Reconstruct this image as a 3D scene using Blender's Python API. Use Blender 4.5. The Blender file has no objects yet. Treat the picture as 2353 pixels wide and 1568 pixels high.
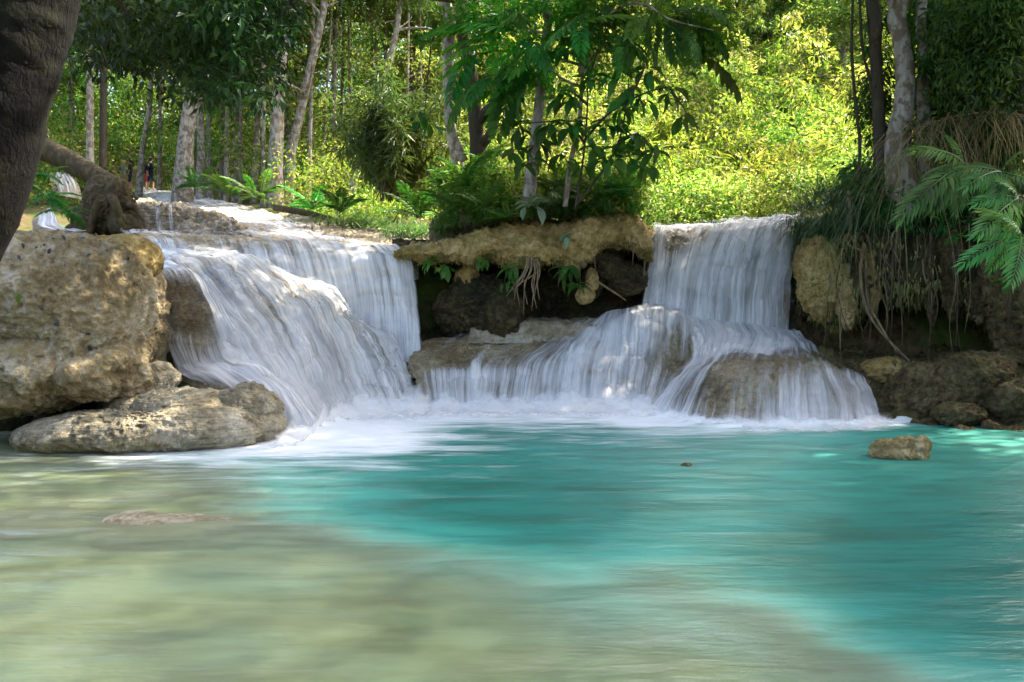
import bpy, bmesh, math, random
import numpy as np
from mathutils import Vector, Matrix

# ---------------------------------------------------------------- camera, world, sun, exposure
scene = bpy.context.scene
COL = scene.collection
random.seed(7)
RNG = np.random.default_rng(11)

F, CX, HV, CAMH = 1847.0, 1176.5, 720.0, 1.6      # focal length in px (photo 2353 px wide), centre, horizon row, eye height

cam_d = bpy.data.cameras.new('camera')
cam_d.sensor_width = 36.0
cam_d.lens = 36.0 * F / 2353.0
cam_d.shift_y = -(784.0 - HV) / 2353.0
cam_d.clip_start, cam_d.clip_end = 0.05, 800.0
cam = bpy.data.objects.new('camera', cam_d)
COL.objects.link(cam)
cam.location = (0, 0, CAMH)
cam.rotation_euler = (math.radians(90), 0, 0)
scene.camera = cam

SUN_EL, SUN_AZ = math.radians(52), math.radians(62)   # azimuth from +Y (view direction) towards +X (right)
sun_dir = Vector((math.sin(SUN_AZ) * math.cos(SUN_EL), math.cos(SUN_AZ) * math.cos(SUN_EL), math.sin(SUN_EL)))
world = bpy.data.worlds.new('World')
scene.world = world
world.use_nodes = True
wn = world.node_tree
bg = wn.nodes['Background']
sky = wn.nodes.new('ShaderNodeTexSky')
sky.sky_type = 'NISHITA'
sky.sun_disc = False
sky.sun_elevation = SUN_EL
sky.sun_rotation = SUN_AZ
sky.air_density, sky.dust_density, sky.ozone_density = 0.8, 5.0, 0.6
wn.links.new(sky.outputs[0], bg.inputs[0])
bg.inputs[1].default_value = 0.15
sun_d = bpy.data.lights.new('sun', 'SUN')
sun_d.energy = 3.5
sun_d.angle = math.radians(0.6)
sun_d.color = (1.0, 0.93, 0.80)
sun = bpy.data.objects.new('sun', sun_d)
COL.objects.link(sun)
sun.location = (30, 20, 40)
sun.rotation_euler = (-sun_dir).to_track_quat('-Z', 'Y').to_euler()

vs = scene.view_settings
vs.view_transform, vs.look, vs.gamma, vs.use_curve_mapping = 'Standard', 'None', 1.0, False
vs.exposure = 2.6
scene.cycles.max_bounces = 7
scene.cycles.diffuse_bounces = 3
scene.cycles.glossy_bounces = 2
scene.cycles.transmission_bounces = 4
scene.cycles.transparent_max_bounces = 10
scene.cycles.caustics_reflective = scene.cycles.caustics_refractive = False
scene.cycles.use_denoising = True
scene.cycles.sample_clamp_indirect = 6.0

# ---------------------------------------------------------------- helpers: positions, noise, meshes
def P(u, v, Y):
    """photo column u, row v at distance Y in front of the camera -> metres"""
    return np.array(((u - CX) / F * Y, Y, CAMH + (HV - v) / F * Y))

def G(u, v):
    """point of the pool surface (z = 0) seen at u, v"""
    return P(u, v, CAMH * F / (v - HV))

def _h(ix, iy, iz, s):
    h = (ix.astype(np.uint32) * np.uint32(374761393) + iy.astype(np.uint32) * np.uint32(668265263)
         + iz.astype(np.uint32) * np.uint32(2147483647) + np.uint32(s * 974711 + 13))
    h = (h ^ (h >> np.uint32(13))) * np.uint32(1274126177)
    h = (h ^ (h >> np.uint32(16))) * np.uint32(2246822519)
    return h ^ (h >> np.uint32(15))

def noise(p, s=0):
    """gradient noise, about -1..1, p is (N,3)"""
    p = np.asarray(p, float)
    i = np.floor(p).astype(np.int64)
    f = p - i
    w = f * f * f * (f * (f * 6 - 15) + 10)
    out = 0
    for dx in (0, 1):
        for dy in (0, 1):
            for dz in (0, 1):
                h = _h(i[:, 0] + dx, i[:, 1] + dy, i[:, 2] + dz, s)
                gx = (h & np.uint32(1023)).astype(float) / 511.5 - 1
                gy = ((h >> np.uint32(10)) & np.uint32(1023)).astype(float) / 511.5 - 1
                gz = ((h >> np.uint32(20)) & np.uint32(1023)).astype(float) / 511.5 - 1
                d = gx * (f[:, 0] - dx) + gy * (f[:, 1] - dy) + gz * (f[:, 2] - dz)
                wx = w[:, 0] if dx else 1 - w[:, 0]
                wy = w[:, 1] if dy else 1 - w[:, 1]
                wz = w[:, 2] if dz else 1 - w[:, 2]
                out = out + d * wx * wy * wz
    return out * 1.3

def fbm(p, o=4, s=0, gain=0.5):
    p = np.asarray(p, float); a, t = 1.0, 0.0
    for k in range(o):
        t = t + a * noise(p, s + k); p = p * 2.03 + 7.1; a *= gain
    return t

def billow(p, o=3, s=0, gain=0.5):
    """rounded lumps with sharp creases between them, 0..~1"""
    p = np.asarray(p, float); a, t, n = 1.0, 0.0, 0.0
    for k in range(o):
        t = t + a * np.abs(noise(p, s + k)); n += a; p = p * 2.1 + 3.7; a *= gain
    return t / n * 1.6

def sstep(a, b, x):
    t = np.clip((x - a) / (b - a), 0, 1)
    return t * t * (3 - 2 * t)

def mesh(name, V, Fc, mats=None, smooth=True, uv=None, attrs=None, mi=None):
    """V (N,3); Fc (M,3) or (M,4) index array, or a list of such arrays"""
    V = np.asarray(V, np.float32)
    parts = Fc if isinstance(Fc, list) else [Fc]
    me = bpy.data.meshes.new(name)
    me.vertices.add(len(V)); me.vertices.foreach_set('co', V.ravel())
    idx = np.concatenate([np.asarray(p, np.int32).ravel() for p in parts])
    tot = np.concatenate([np.full(len(p), np.asarray(p).shape[1], np.int32) for p in parts])
    start = np.concatenate(([0], np.cumsum(tot)[:-1])).astype(np.int32)
    me.loops.add(len(idx)); me.loops.foreach_set('vertex_index', idx)
    me.polygons.add(len(tot)); me.polygons.foreach_set('loop_start', start); me.polygons.foreach_set('loop_total', tot)
    if mi is not None: me.polygons.foreach_set('material_index', np.asarray(mi, np.int32))
    me.polygons.foreach_set('use_smooth', np.full(len(tot), bool(smooth)))
    if uv is not None:
        l = me.uv_layers.new(name='UVMap')
        l.data.foreach_set('uv', np.asarray(uv, np.float32)[idx].ravel())
    for k, a in (attrs or {}).items():
        at = me.attributes.new(k, 'FLOAT', 'POINT'); at.data.foreach_set('value', np.asarray(a, np.float32))
    me.update(calc_edges=True)
    for m in (mats if isinstance(mats, (list, tuple)) else [mats]):
        if m is not None: me.materials.append(m)
    return me

def link(name, me, parent=None, loc=None, rot=None, scale=None):
    o = bpy.data.objects.new(name, me); COL.objects.link(o)
    if parent is not None: o.parent = parent
    if loc is not None: o.location = loc
    if rot is not None: o.rotation_euler = rot
    if scale is not None: o.scale = scale if hasattr(scale, '__len__') else (scale,) * 3
    return o

def tag(o, label=None, cat=None, group=None, kind=None):
    if label: o['label'] = label
    if cat: o['category'] = cat
    if group: o['group'] = group
    if kind: o['kind'] = kind
    return o

def empty(name, loc, label, cat, group=None, rz=0.0):
    o = bpy.data.objects.new(name, None); COL.objects.link(o)
    o.empty_display_size = 0.2
    o.location = loc; o.rotation_euler = (0, 0, rz)
    return tag(o, label, cat, group)

def grid_faces(ny, nx, wrap=False):
    a = np.arange(ny * nx).reshape(ny, nx)
    if wrap: a = np.concatenate([a, a[:, :1]], 1)
    return np.stack([a[:-1, :-1], a[:-1, 1:], a[1:, 1:], a[1:, :-1]], -1).reshape(-1, 4)

def spline(C, n):
    """Catmull-Rom along axis 0, n samples"""
    C = np.asarray(C, float); m = len(C)
    E = np.concatenate([(2 * C[0] - C[1])[None], C, (2 * C[-1] - C[-2])[None]])
    t = np.linspace(0, m - 1 - 1e-6, n); i = t.astype(int)
    f = (t - i).reshape((-1,) + (1,) * (C.ndim - 1))
    a, b, c, d = E[i], E[i + 1], E[i + 2], E[i + 3]
    return 0.5 * (2 * b + (c - a) * f + (2 * a - 5 * b + 4 * c - d) * f ** 2 + (3 * b - a - 3 * c + d) * f ** 3)

def grid_normals(Q):
    du = np.gradient(Q, axis=1); dv = np.gradient(Q, axis=0)
    n = np.cross(dv, du)
    n /= np.linalg.norm(n, axis=-1, keepdims=True) + 1e-9
    return n

def tube(path, radii, nseg=8, npts=None, wob=0.0, seed=0):
    """tapered tube along a smooth path; returns V, F"""
    path = np.asarray(path, float); radii = np.asarray(radii, float)
    if npts:
        radii = spline(radii[:, None], npts)[:, 0]; path = spline(path, npts)
    n = len(path)
    T = np.gradient(path, axis=0); T /= np.linalg.norm(T, axis=1, keepdims=True) + 1e-9
    ref = np.where(np.abs(T[:, 2:3]) > 0.9, np.array([[1.0, 0, 0]]), np.array([[0, 0, 1.0]]))
    A = np.cross(T, ref); A /= np.linalg.norm(A, axis=1, keepdims=True) + 1e-9
    for i in range(1, n):
        a = A[i - 1] - T[i] * (A[i - 1] @ T[i]); A[i] = a / (np.linalg.norm(a) + 1e-9)
    B = np.cross(T, A)
    th = np.linspace(0, 2 * math.pi, nseg, endpoint=False)
    R = np.repeat(radii[:, None], nseg, 1)
    if wob:
        q = np.stack([np.cos(th)[None] * 1.3 + 0 * R, np.sin(th)[None] * 1.3 + 0 * R, np.linspace(0, n * 0.35, n)[:, None] + 0 * R], -1)
        R = R * (1 + wob * fbm(q.reshape(-1, 3) + seed * 17.3, 3, seed).reshape(n, nseg))
    V = path[:, None] + R[..., None] * (A[:, None] * np.cos(th)[None, :, None] + B[:, None] * np.sin(th)[None, :, None])
    V = V.reshape(-1, 3)
    Fq = grid_faces(n, nseg, True)
    a = np.arange(nseg)
    V = np.concatenate([V, path[:1], path[-1:]])
    c0, c1 = n * nseg, n * nseg + 1
    T1 = np.stack([np.full(nseg, c0), (a + 1) % nseg, a], 1)
    T2 = np.stack([np.full(nseg, c1), (n - 1) * nseg + a, (n - 1) * nseg + (a + 1) % nseg], 1)
    return V, Fq, np.concatenate([T1, T2])

class MB:
    """collects pieces of one part"""
    def __init__(s): s.V, s.Q, s.T, s.n = [], [], [], 0
    def add(s, V, Fq=None, Ft=None):
        if Fq is not None and len(Fq): s.Q.append(np.asarray(Fq) + s.n)
        if Ft is not None and len(Ft): s.T.append(np.asarray(Ft) + s.n)
        s.V.append(np.asarray(V)); s.n += len(V); return s
    def tube(s, *a, **k): return s.add(*tube(*a, **k))
    def mesh(s, name, mat, **k):
        f = []
        if s.Q: f.append(np.concatenate(s.Q))
        if s.T: f.append(np.concatenate(s.T))
        return mesh(name, np.concatenate(s.V), f, mat, **k)

# ---------------------------------------------------------------- materials
def newmat(name):
    m = bpy.data.materials.new(name); m.use_nodes = True
    nt = m.node_tree; nt.nodes.clear()
    return m, nt, nt.nodes, nt.links

def nd(N, t, **k):
    n = N.new(t)
    for a, b in k.items():
        if hasattr(n, a): setattr(n, a, b)
    return n

def ramp(N, L, src, stops):
    r = N.new('ShaderNodeValToRGB'); e = r.color_ramp.elements
    while len(e) < len(stops): e.new(0.5)
    for el, (p, c) in zip(e, stops):
        el.position = p; el.color = (*c, 1) if len(c) == 3 else c
    L.new(src, r.inputs[0]); return r.outputs[0]

def math_(N, L, op, a, b=None, clamp=False, c=None):
    n = N.new('ShaderNodeMath'); n.operation = op; n.use_clamp = clamp
    for i, x in enumerate((a, b, c)):
        if x is None: continue
        if isinstance(x, (int, float)): n.inputs[i].default_value = x
        else: L.new(x, n.inputs[i])
    return n.outputs[0]

def mixc(N, L, fac, a, b, mode='MIX'):
    n = N.new('ShaderNodeMix'); n.data_type = 'RGBA'; n.blend_type = mode
    for i, x in ((0, fac), (6, a), (7, b)):
        if isinstance(x, (int, float)): n.inputs[i].default_value = x
        elif isinstance(x, tuple): n.inputs[i].default_value = (*x, 1)
        else: L.new(x, n.inputs[i])
    return n.outputs[2]

def mixs(N, L, fac, a, b):
    n = N.new('ShaderNodeMixShader')
    if isinstance(fac, (int, float)): n.inputs[0].default_value = fac
    else: L.new(fac, n.inputs[0])
    L.new(a, n.inputs[1]); L.new(b, n.inputs[2]); return n.outputs[0]

def tnoise(N, L, vec, scale, detail=4, rough=0.55, dist=0.0):
    n = N.new('ShaderNodeTexNoise'); L.new(vec, n.inputs['Vector'])
    n.inputs['Scale'].default_value = scale; n.inputs['Detail'].default_value = detail
    n.inputs['Roughness'].default_value = rough; n.inputs['Distortion'].default_value = dist
    return n.outputs[0]

def pos(N):
    return N.new('ShaderNodeNewGeometry').outputs['Position']

def scalev(N, L, vec, s):
    n = N.new('ShaderNodeVectorMath'); n.operation = 'MULTIPLY'; L.new(vec, n.inputs[0]); n.inputs[1].default_value = s
    return n.outputs[0]

def rockmat(name, c_lo, c_mid, c_hi, moss=0.3, moss_c=(0.10, 0.10, 0.02), rough=0.85, spec=0.25, bump=1.0, strat=0.0, scale=1.0, stain=0.35):
    m, nt, N, L = newmat(name)
    p = pos(N)
    n1 = tnoise(N, L, p, 1.3 * scale, 5, 0.6)
    n2 = tnoise(N, L, p, 9 * scale, 6, 0.65)
    n3 = tnoise(N, L, p, 38 * scale, 4, 0.7)
    f = math_(N, L, 'ADD', math_(N, L, 'MULTIPLY', n1, 0.5), math_(N, L, 'MULTIPLY', n2, 0.5))
    col = ramp(N, L, f, [(0.40, c_lo), (0.5, c_mid), (0.59, c_hi)])
    # mineral stains and lichen flecks
    st = ramp(N, L, tnoise(N, L, scalev(N, L, p, (1, 1, 0.45)), 4.3 * scale, 5, 0.7, 0.6), [(0.5, (0, 0, 0)), (0.62, (1, 1, 1))])
    col = mixc(N, L, math_(N, L, 'MULTIPLY', st, stain), col, tuple(x * 0.42 for x in c_mid))
    fl = ramp(N, L, n3, [(0.60, (0, 0, 0)), (0.70, (1, 1, 1))])
    col = mixc(N, L, math_(N, L, 'MULTIPLY', fl, 0.35), col, tuple(min(1, x * 1.5) for x in c_hi))
    # moss sits on faces that look up
    g = N.new('ShaderNodeNewGeometry'); sp = N.new('ShaderNodeSeparateXYZ'); L.new(g.outputs['Normal'], sp.inputs[0])
    mm = tnoise(N, L, p, 2.1 * scale, 5, 0.65)
    mf = math_(N, L, 'ADD', math_(N, L, 'MULTIPLY', sp.outputs[2], 0.28), mm)
    mf = ramp(N, L, mf, [(0.70 - 0.25 * moss, (0, 0, 0)), (0.92 - 0.25 * moss, (1, 1, 1))])
    mf = math_(N, L, 'MULTIPLY', mf, min(1, moss * 1.6))
    mcol = mixc(N, L, n2, moss_c, tuple(min(1, x * 2.1) for x in moss_c))
    col = mixc(N, L, mf, col, mcol)
    b = N.new('ShaderNodeBsdfPrincipled')
    L.new(col, b.inputs['Base Color'])
    L.new(math_(N, L, 'ADD', rough - 0.15, math_(N, L, 'MULTIPLY', n2, 0.3)), b.inputs['Roughness'])
    b.inputs['Specular IOR Level'].default_value = spec
    vor = N.new('ShaderNodeTexVoronoi'); vor.inputs['Scale'].default_value = 16 * scale; L.new(p, vor.inputs['Vector'])
    h = math_(N, L, 'ADD', math_(N, L, 'MULTIPLY', n2, 1.0), math_(N, L, 'MULTIPLY', n3, 0.35))
    h = math_(N, L, 'ADD', h, math_(N, L, 'MULTIPLY', vor.outputs[0], 0.35))
    if strat:
        s = tnoise(N, L, scalev(N, L, p, (1.2, 1.2, 16)), 1.6, 4, 0.6, 0.4)
        h = math_(N, L, 'ADD', h, math_(N, L, 'MULTIPLY', s, strat))
    bp = N.new('ShaderNodeBump'); bp.inputs['Strength'].default_value = bump; bp.inputs['Distance'].default_value = 0.09 / scale
    L.new(h, bp.inputs['Height']); L.new(bp.outputs[0], b.inputs['Normal'])
    o = N.new('ShaderNodeOutputMaterial'); L.new(b.outputs[0], o.inputs[0])
    return m

M = {}
M['boulder'] = rockmat('boulder_stone', (0.25, 0.175, 0.08), (0.42, 0.32, 0.17), (0.60, 0.51, 0.36), moss=0.30, moss_c=(0.20, 0.14, 0.04), stain=0.55)
M['moss_rock'] = rockmat('mossy_travertine', (0.20, 0.13, 0.04), (0.42, 0.28, 0.09), (0.58, 0.43, 0.19), moss=0.3, moss_c=(0.15, 0.13, 0.02))
M['flat_rock'] = rockmat('wet_travertine', (0.22, 0.17, 0.09), (0.41, 0.34, 0.21), (0.60, 0.53, 0.39), moss=0.12, rough=0.55, spec=0.5, strat=0.9)
M['dark_rock'] = rockmat('shaded_travertine', (0.045, 0.032, 0.012), (0.13, 0.09, 0.035), (0.24, 0.175, 0.08), moss=0.35, moss_c=(0.06, 0.06, 0.012), stain=0.6)  # dark copy of the travertine with shade in its colour
M['cave'] = rockmat('shaded_cave_travertine', (0.014, 0.011, 0.005), (0.05, 0.037, 0.014), (0.11, 0.085, 0.035), moss=0.45, moss_c=(0.035, 0.04, 0.01), stain=0.6)  # near-black travertine, shade of hollow and bank put into the colour
M['wet_rock'] = rockmat('streambed_travertine', (0.15, 0.105, 0.045), (0.29, 0.215, 0.105), (0.44, 0.36, 0.21), moss=0.05, rough=0.4, spec=0.5, strat=0.5)
M['terrace'] = rockmat('dry_terrace_stone', (0.16, 0.12, 0.07), (0.36, 0.29, 0.19), (0.52, 0.44, 0.32), moss=0.15, strat=1.2, stain=0.7)

def watersheet():
    """thin falling water: white strands along the flow with gaps between them"""
    m, nt, N, L = newmat('falling_water')
    uv = N.new('ShaderNodeUVMap').outputs[0]
    a = N.new('ShaderNodeAttribute'); a.attribute_name = 'dens'
    n0 = tnoise(N, L, scalev(N, L, uv, (1.6, 0.9, 1)), 1.0, 4, 0.6, 0.6)
    n1 = tnoise(N, L, scalev(N, L, uv, (4.5, 0.26, 1)), 1.0, 3, 0.5, 0.25)
    n2 = tnoise(N, L, scalev(N, L, uv, (16.0, 0.45, 1)), 1.0, 3, 0.55, 0.2)
    n3 = tnoise(N, L, scalev(N, L, uv, (55.0, 1.1, 1)), 1.0, 2, 0.5, 0.1)
    n = math_(N, L, 'ADD', math_(N, L, 'MULTIPLY', n1, 0.45), math_(N, L, 'MULTIPLY', n2, 0.38))
    n = math_(N, L, 'ADD', n, math_(N, L, 'MULTIPLY', n3, 0.17))
    n = math_(N, L, 'ADD', n, math_(N, L, 'MULTIPLY', math_(N, L, 'SUBTRACT', n0, 0.5), 0.14))
    x = math_(N, L, 'MULTIPLY', math_(N, L, 'SUBTRACT', n, 0.5), 4.2)
    x = math_(N, L, 'ADD', x, math_(N, L, 'MULTIPLY', a.outputs['Fac'], 1.55))
    x = math_(N, L, 'SUBTRACT', x, 0.56)
    al = N.new('ShaderNodeMapRange'); al.interpolation_type = 'SMOOTHSTEP'
    L.new(x, al.inputs[0]); al.inputs[1].default_value = -0.35; al.inputs[2].default_value = 1.15
    al.inputs[3].default_value = 0.0; al.inputs[4].default_value = 0.95
    dens = math_(N, L, 'MULTIPLY', a.outputs['Fac'], 6.0, True)
    alpha = math_(N, L, 'MULTIPLY', al.outputs[0], dens, True)
    col = ramp(N, L, n, [(0.36, (0.66, 0.69, 0.73)), (0.56, (0.96, 0.945, 0.915))])
    d = N.new('ShaderNodeBsdfDiffuse'); L.new(col, d.inputs[0])
    t = N.new('ShaderNodeBsdfTranslucent'); L.new(col, t.inputs[0])
    g = N.new('ShaderNodeBsdfGlossy'); g.inputs['Roughness'].default_value = 0.35
    s = mixs(N, L, 0.3, d.outputs[0], t.outputs[0]); s = mixs(N, L, 0.05, s, g.outputs[0])
    tr = N.new('ShaderNodeBsdfTransparent')
    o = N.new('ShaderNodeOutputMaterial'); L.new(mixs(N, L, alpha, tr.outputs[0], s), o.inputs[0])
    return m
M['fall'] = watersheet()

def frothmat():
    """churned froth and spray where the falls strike the pool"""
    m, nt, N, L = newmat('froth')
    p = pos(N); a = N.new('ShaderNodeAttribute'); a.attribute_name = 'dens'
    n1 = tnoise(N, L, p, 2.2, 5, 0.6, 0.4); n2 = tnoise(N, L, scalev(N, L, p, (1, 1, .5)), 9.0, 4, 0.6, 0.3)
    n = math_(N, L, 'ADD', math_(N, L, 'MULTIPLY', n1, .6), math_(N, L, 'MULTIPLY', n2, .4))
    x = math_(N, L, 'ADD', math_(N, L, 'MULTIPLY', math_(N, L, 'SUBTRACT', n, .5), 2.2), math_(N, L, 'SUBTRACT', math_(N, L, 'MULTIPLY', a.outputs['Fac'], 1.35), .35))
    al = N.new('ShaderNodeMapRange'); al.interpolation_type = 'SMOOTHSTEP'; L.new(x, al.inputs[0])
    al.inputs[1].default_value = -.1; al.inputs[2].default_value = 1.1; al.inputs[4].default_value = .9
    alpha = math_(N, L, 'MULTIPLY', al.outputs[0], math_(N, L, 'MULTIPLY', a.outputs['Fac'], 4.0, True), True)
    d = N.new('ShaderNodeBsdfDiffuse'); d.inputs[0].default_value = (.96, .945, .915, 1)
    t = N.new('ShaderNodeBsdfTranslucent'); t.inputs[0].default_value = (.96, .945, .915, 1)
    tr = N.new('ShaderNodeBsdfTransparent'); o = N.new('ShaderNodeOutputMaterial')
    L.new(mixs(N, L, alpha, tr.outputs[0], mixs(N, L, .35, d.outputs[0], t.outputs[0])), o.inputs[0]); return m
M['froth'] = frothmat()

def poolmat():
    """milky turquoise water: clear where shallow, opaque with minerals where deep, white where foaming"""
    m, nt, N, L = newmat('turquoise_water')
    p = pos(N)
    dep = N.new('ShaderNodeAttribute'); dep.attribute_name = 'depth'
    fo = N.new('ShaderNodeAttribute'); fo.attribute_name = 'foam'
    warp = tnoise(N, L, scalev(N, L, p, (0.35, 1.1, 1)), 1.0, 4, 0.6, 0.8)
    dd = math_(N, L, 'ADD', dep.outputs['Fac'], math_(N, L, 'MULTIPLY', math_(N, L, 'SUBTRACT', warp, 0.5), 0.8))
    op = N.new('ShaderNodeMapRange'); op.interpolation_type = 'SMOOTHERSTEP'
    L.new(dd, op.inputs[0]); op.inputs[1].default_value = 0.02; op.inputs[2].default_value = 0.8
    op.inputs[3].default_value = 0.32; op.inputs[4].default_value = 0.97
    col = ramp(N, L, math_(N, L, 'MULTIPLY', dd, 0.44), [(0.03, (0.43, 0.47, 0.27)), (0.14, (0.36, 0.53, 0.35)), (0.28, (0.17, 0.49, 0.355)), (0.50, (0.04, 0.365, 0.285)), (0.85, (0.008, 0.22, 0.17))])
    silt = tnoise(N, L, scalev(N, L, p, (0.7, 2.6, 1)), 1.0, 5, 0.65, 0.8)
    col = mixc(N, L, 1.0, col, ramp(N, L, silt, [(0.38, (0.62, 0.66, 0.6)), (0.5, (0.9, 0.9, 0.88)), (0.62, (1.12, 1.1, 1.08))]), 'MULTIPLY')
    d = N.new('ShaderNodeBsdfDiffuse'); L.new(col, d.inputs[0])
    tr = N.new('ShaderNodeBsdfTransparent'); tr.inputs[0].default_value = (0.80, 0.93, 0.76, 1)
    s = mixs(N, L, op.outputs[0], tr.outputs[0], d.outputs[0])
    # foam: long soft streaks
    f1 = tnoise(N, L, scalev(N, L, p, (0.55, 2.2, 1)), 1.0, 5, 0.6, 1.0)
    f2 = tnoise(N, L, scalev(N, L, p, (2.2, 9.0, 1)), 1.0, 4, 0.6, 0.5)
    fn = math_(N, L, 'ADD', math_(N, L, 'MULTIPLY', f1, 0.65), math_(N, L, 'MULTIPLY', f2, 0.35))
    fx = math_(N, L, 'ADD', math_(N, L, 'MULTIPLY', fo.outputs['Fac'], 1.25), math_(N, L, 'MULTIPLY', math_(N, L, 'SUBTRACT', fn, 0.5), 2.3))
    fa = N.new('ShaderNodeMapRange'); fa.interpolation_type = 'SMOOTHSTEP'; L.new(fx, fa.inputs[0])
    fa.inputs[1].default_value = 0.12; fa.inputs[2].default_value = 0.95; fa.inputs[4].default_value = 0.93
    fm = math_(N, L, 'MULTIPLY', fa.outputs[0], math_(N, L, 'MULTIPLY', fo.outputs['Fac'], 5.0, True))
    w = N.new('ShaderNodeBsdfDiffuse'); w.inputs[0].default_value = (0.90, 0.91, 0.90, 1)
    # ripples drawn out sideways
    r1 = tnoise(N, L, scalev(N, L, p, (1.2, 4.5, 1)), 1.0, 3, 0.55, 0.5)
    r2 = tnoise(N, L, scalev(N, L, p, (4.5, 19.0, 1)), 1.0, 3, 0.6, 0.4)
    h = math_(N, L, 'ADD', r1, math_(N, L, 'MULTIPLY', r2, 0.35))
    bp = N.new('ShaderNodeBump'); bp.inputs['Strength'].default_value = 0.36; bp.inputs['Distance'].default_value = 0.06
    L.new(h, bp.inputs['Height'])
    fr = N.new('ShaderNodeFresnel'); fr.inputs['IOR'].default_value = 1.33
    gl = N.new('ShaderNodeBsdfGlossy'); gl.inputs['Roughness'].default_value = 0.285; L.new(bp.outputs[0], gl.inputs['Normal'])
    s = mixs(N, L, math_(N, L, 'MULTIPLY', fr.outputs[0], 0.3), s, gl.outputs[0])   # a ruffled surface mirrors less at grazing angles
    s = mixs(N, L, fm, s, w.outputs[0])
    o = N.new('ShaderNodeOutputMaterial'); L.new(s, o.inputs[0])
    return m
M['pool'] = poolmat()

def leafmat(name, stops, trans=0.42, rough=0.45, spec=0.3, vary=0.12):
    m, nt, N, L = newmat(name)
    g = N.new('ShaderNodeNewGeometry')
    oi = N.new('ShaderNodeObjectInfo')
    col = ramp(N, L, g.outputs['Random Per Island'], stops)
    hs = N.new('ShaderNodeHueSaturation'); L.new(col, hs.inputs['Color'])
    hn = math_(N, L, 'MULTIPLY', math_(N, L, 'SUBTRACT', tnoise(N, L, pos(N), 0.22, 2, 0.5), 0.48), 0.22)
    L.new(math_(N, L, 'ADD', hn, math_(N, L, 'ADD', 0.5 - vary * 0.25, math_(N, L, 'MULTIPLY', oi.outputs['Random'], vary * 0.5))), hs.inputs['Hue'])
    big = tnoise(N, L, pos(N), 0.45, 3, 0.6)
    vr = N.new('ShaderNodeMapRange'); L.new(big, vr.inputs[0])
    for i_, v_ in ((1, .33), (2, .67), (3, .5), (4, 1.6)): vr.inputs[i_].default_value = v_
    L.new(vr.outputs[0], hs.inputs['Value'])
    b = N.new('ShaderNodeBsdfPrincipled'); L.new(hs.outputs[0], b.inputs['Base Color'])
    b.inputs['Roughness'].default_value = rough; b.inputs['Specular IOR Level'].default_value = spec
    t = N.new('ShaderNodeBsdfTranslucent')
    tc = mixc(N, L, 1.0, hs.outputs[0], (1.25, 1.25, 0.55), 'MULTIPLY'); L.new(tc, t.inputs[0])
    o = N.new('ShaderNodeOutputMaterial'); L.new(mixs(N, L, trans, b.outputs[0], t.outputs[0]), o.inputs[0])
    return m

M['leaf_sun'] = leafmat('sunlit_thicket_leaves', [(0.0, (0.04, 0.10, 0.02)), (0.35, (0.12, 0.21, 0.035)), (0.75, (0.26, 0.31, 0.085)), (1.0, (0.48, 0.45, 0.26))], 0.5)  # pale stops carry sun highlights painted into the leaf colour
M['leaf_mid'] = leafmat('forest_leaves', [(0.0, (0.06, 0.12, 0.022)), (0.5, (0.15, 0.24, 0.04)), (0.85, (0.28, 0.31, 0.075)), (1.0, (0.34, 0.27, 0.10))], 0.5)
M['leaf_dark'] = leafmat('shade_leaves', [(0.0, (0.02, 0.055, 0.010)), (0.7, (0.045, 0.10, 0.016)), (1.0, (0.09, 0.14, 0.02))], 0.35)  # dark leaf copy, shade put into the colour
M['leaf_big'] = leafmat('large_leaves', [(0.0, (0.028, 0.075, 0.010)), (1.0, (0.06, 0.13, 0.018))], 0.4, 0.5, 0.2)
M['leaf_pinnate'] = leafmat('pinnate_leaves', [(0.0, (0.08, 0.20, 0.02)), (1.0, (0.13, 0.26, 0.03))], 0.5)
M['leaf_pin_d'] = leafmat('shaded_pinnate_leaves', [(0.0, (0.04, 0.11, 0.015)), (1.0, (0.075, 0.17, 0.025))], 0.45)  # darker twin of the pinnate leaves, shade mixed into its colour
M['leaf_near'] = leafmat('shaded_overhanging_leaves', [(0.0, (0.015, 0.036, 0.007)), (0.7, (0.032, 0.066, 0.011)), (1.0, (0.06, 0.09, 0.015))], 0.3)  # leaves darkened further, shade of the corner painted into them
M['fern'] = leafmat('fern_fronds', [(0.0, (0.045, 0.13, 0.02)), (1.0, (0.08, 0.19, 0.03))], 0.4)
M['palm'] = leafmat('palm_fronds', [(0.0, (0.09, 0.20, 0.05)), (1.0, (0.16, 0.29, 0.08))], 0.35, 0.4, 0.4)
M['grass'] = leafmat('blade_grass', [(0.0, (0.035, 0.085, 0.035)), (0.75, (0.08, 0.14, 0.055)), (1.0, (0.22, 0.17, 0.07))], 0.35)
M['straw'] = leafmat('dry_straw', [(0.0, (0.20, 0.14, 0.06)), (1.0, (0.34, 0.25, 0.12))], 0.3)
M['bamboo'] = leafmat('bamboo_leaves', [(0.0, (0.05, 0.10, 0.03)), (1.0, (0.10, 0.16, 0.05))], 0.4)

def N_out(N, L, vec, scale):
    n = N.new('ShaderNodeTexNoise'); L.new(vec, n.inputs['Vector']); n.inputs['Scale'].default_value = scale; n.inputs['Detail'].default_value = 3
    return n.outputs['Color']

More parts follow.
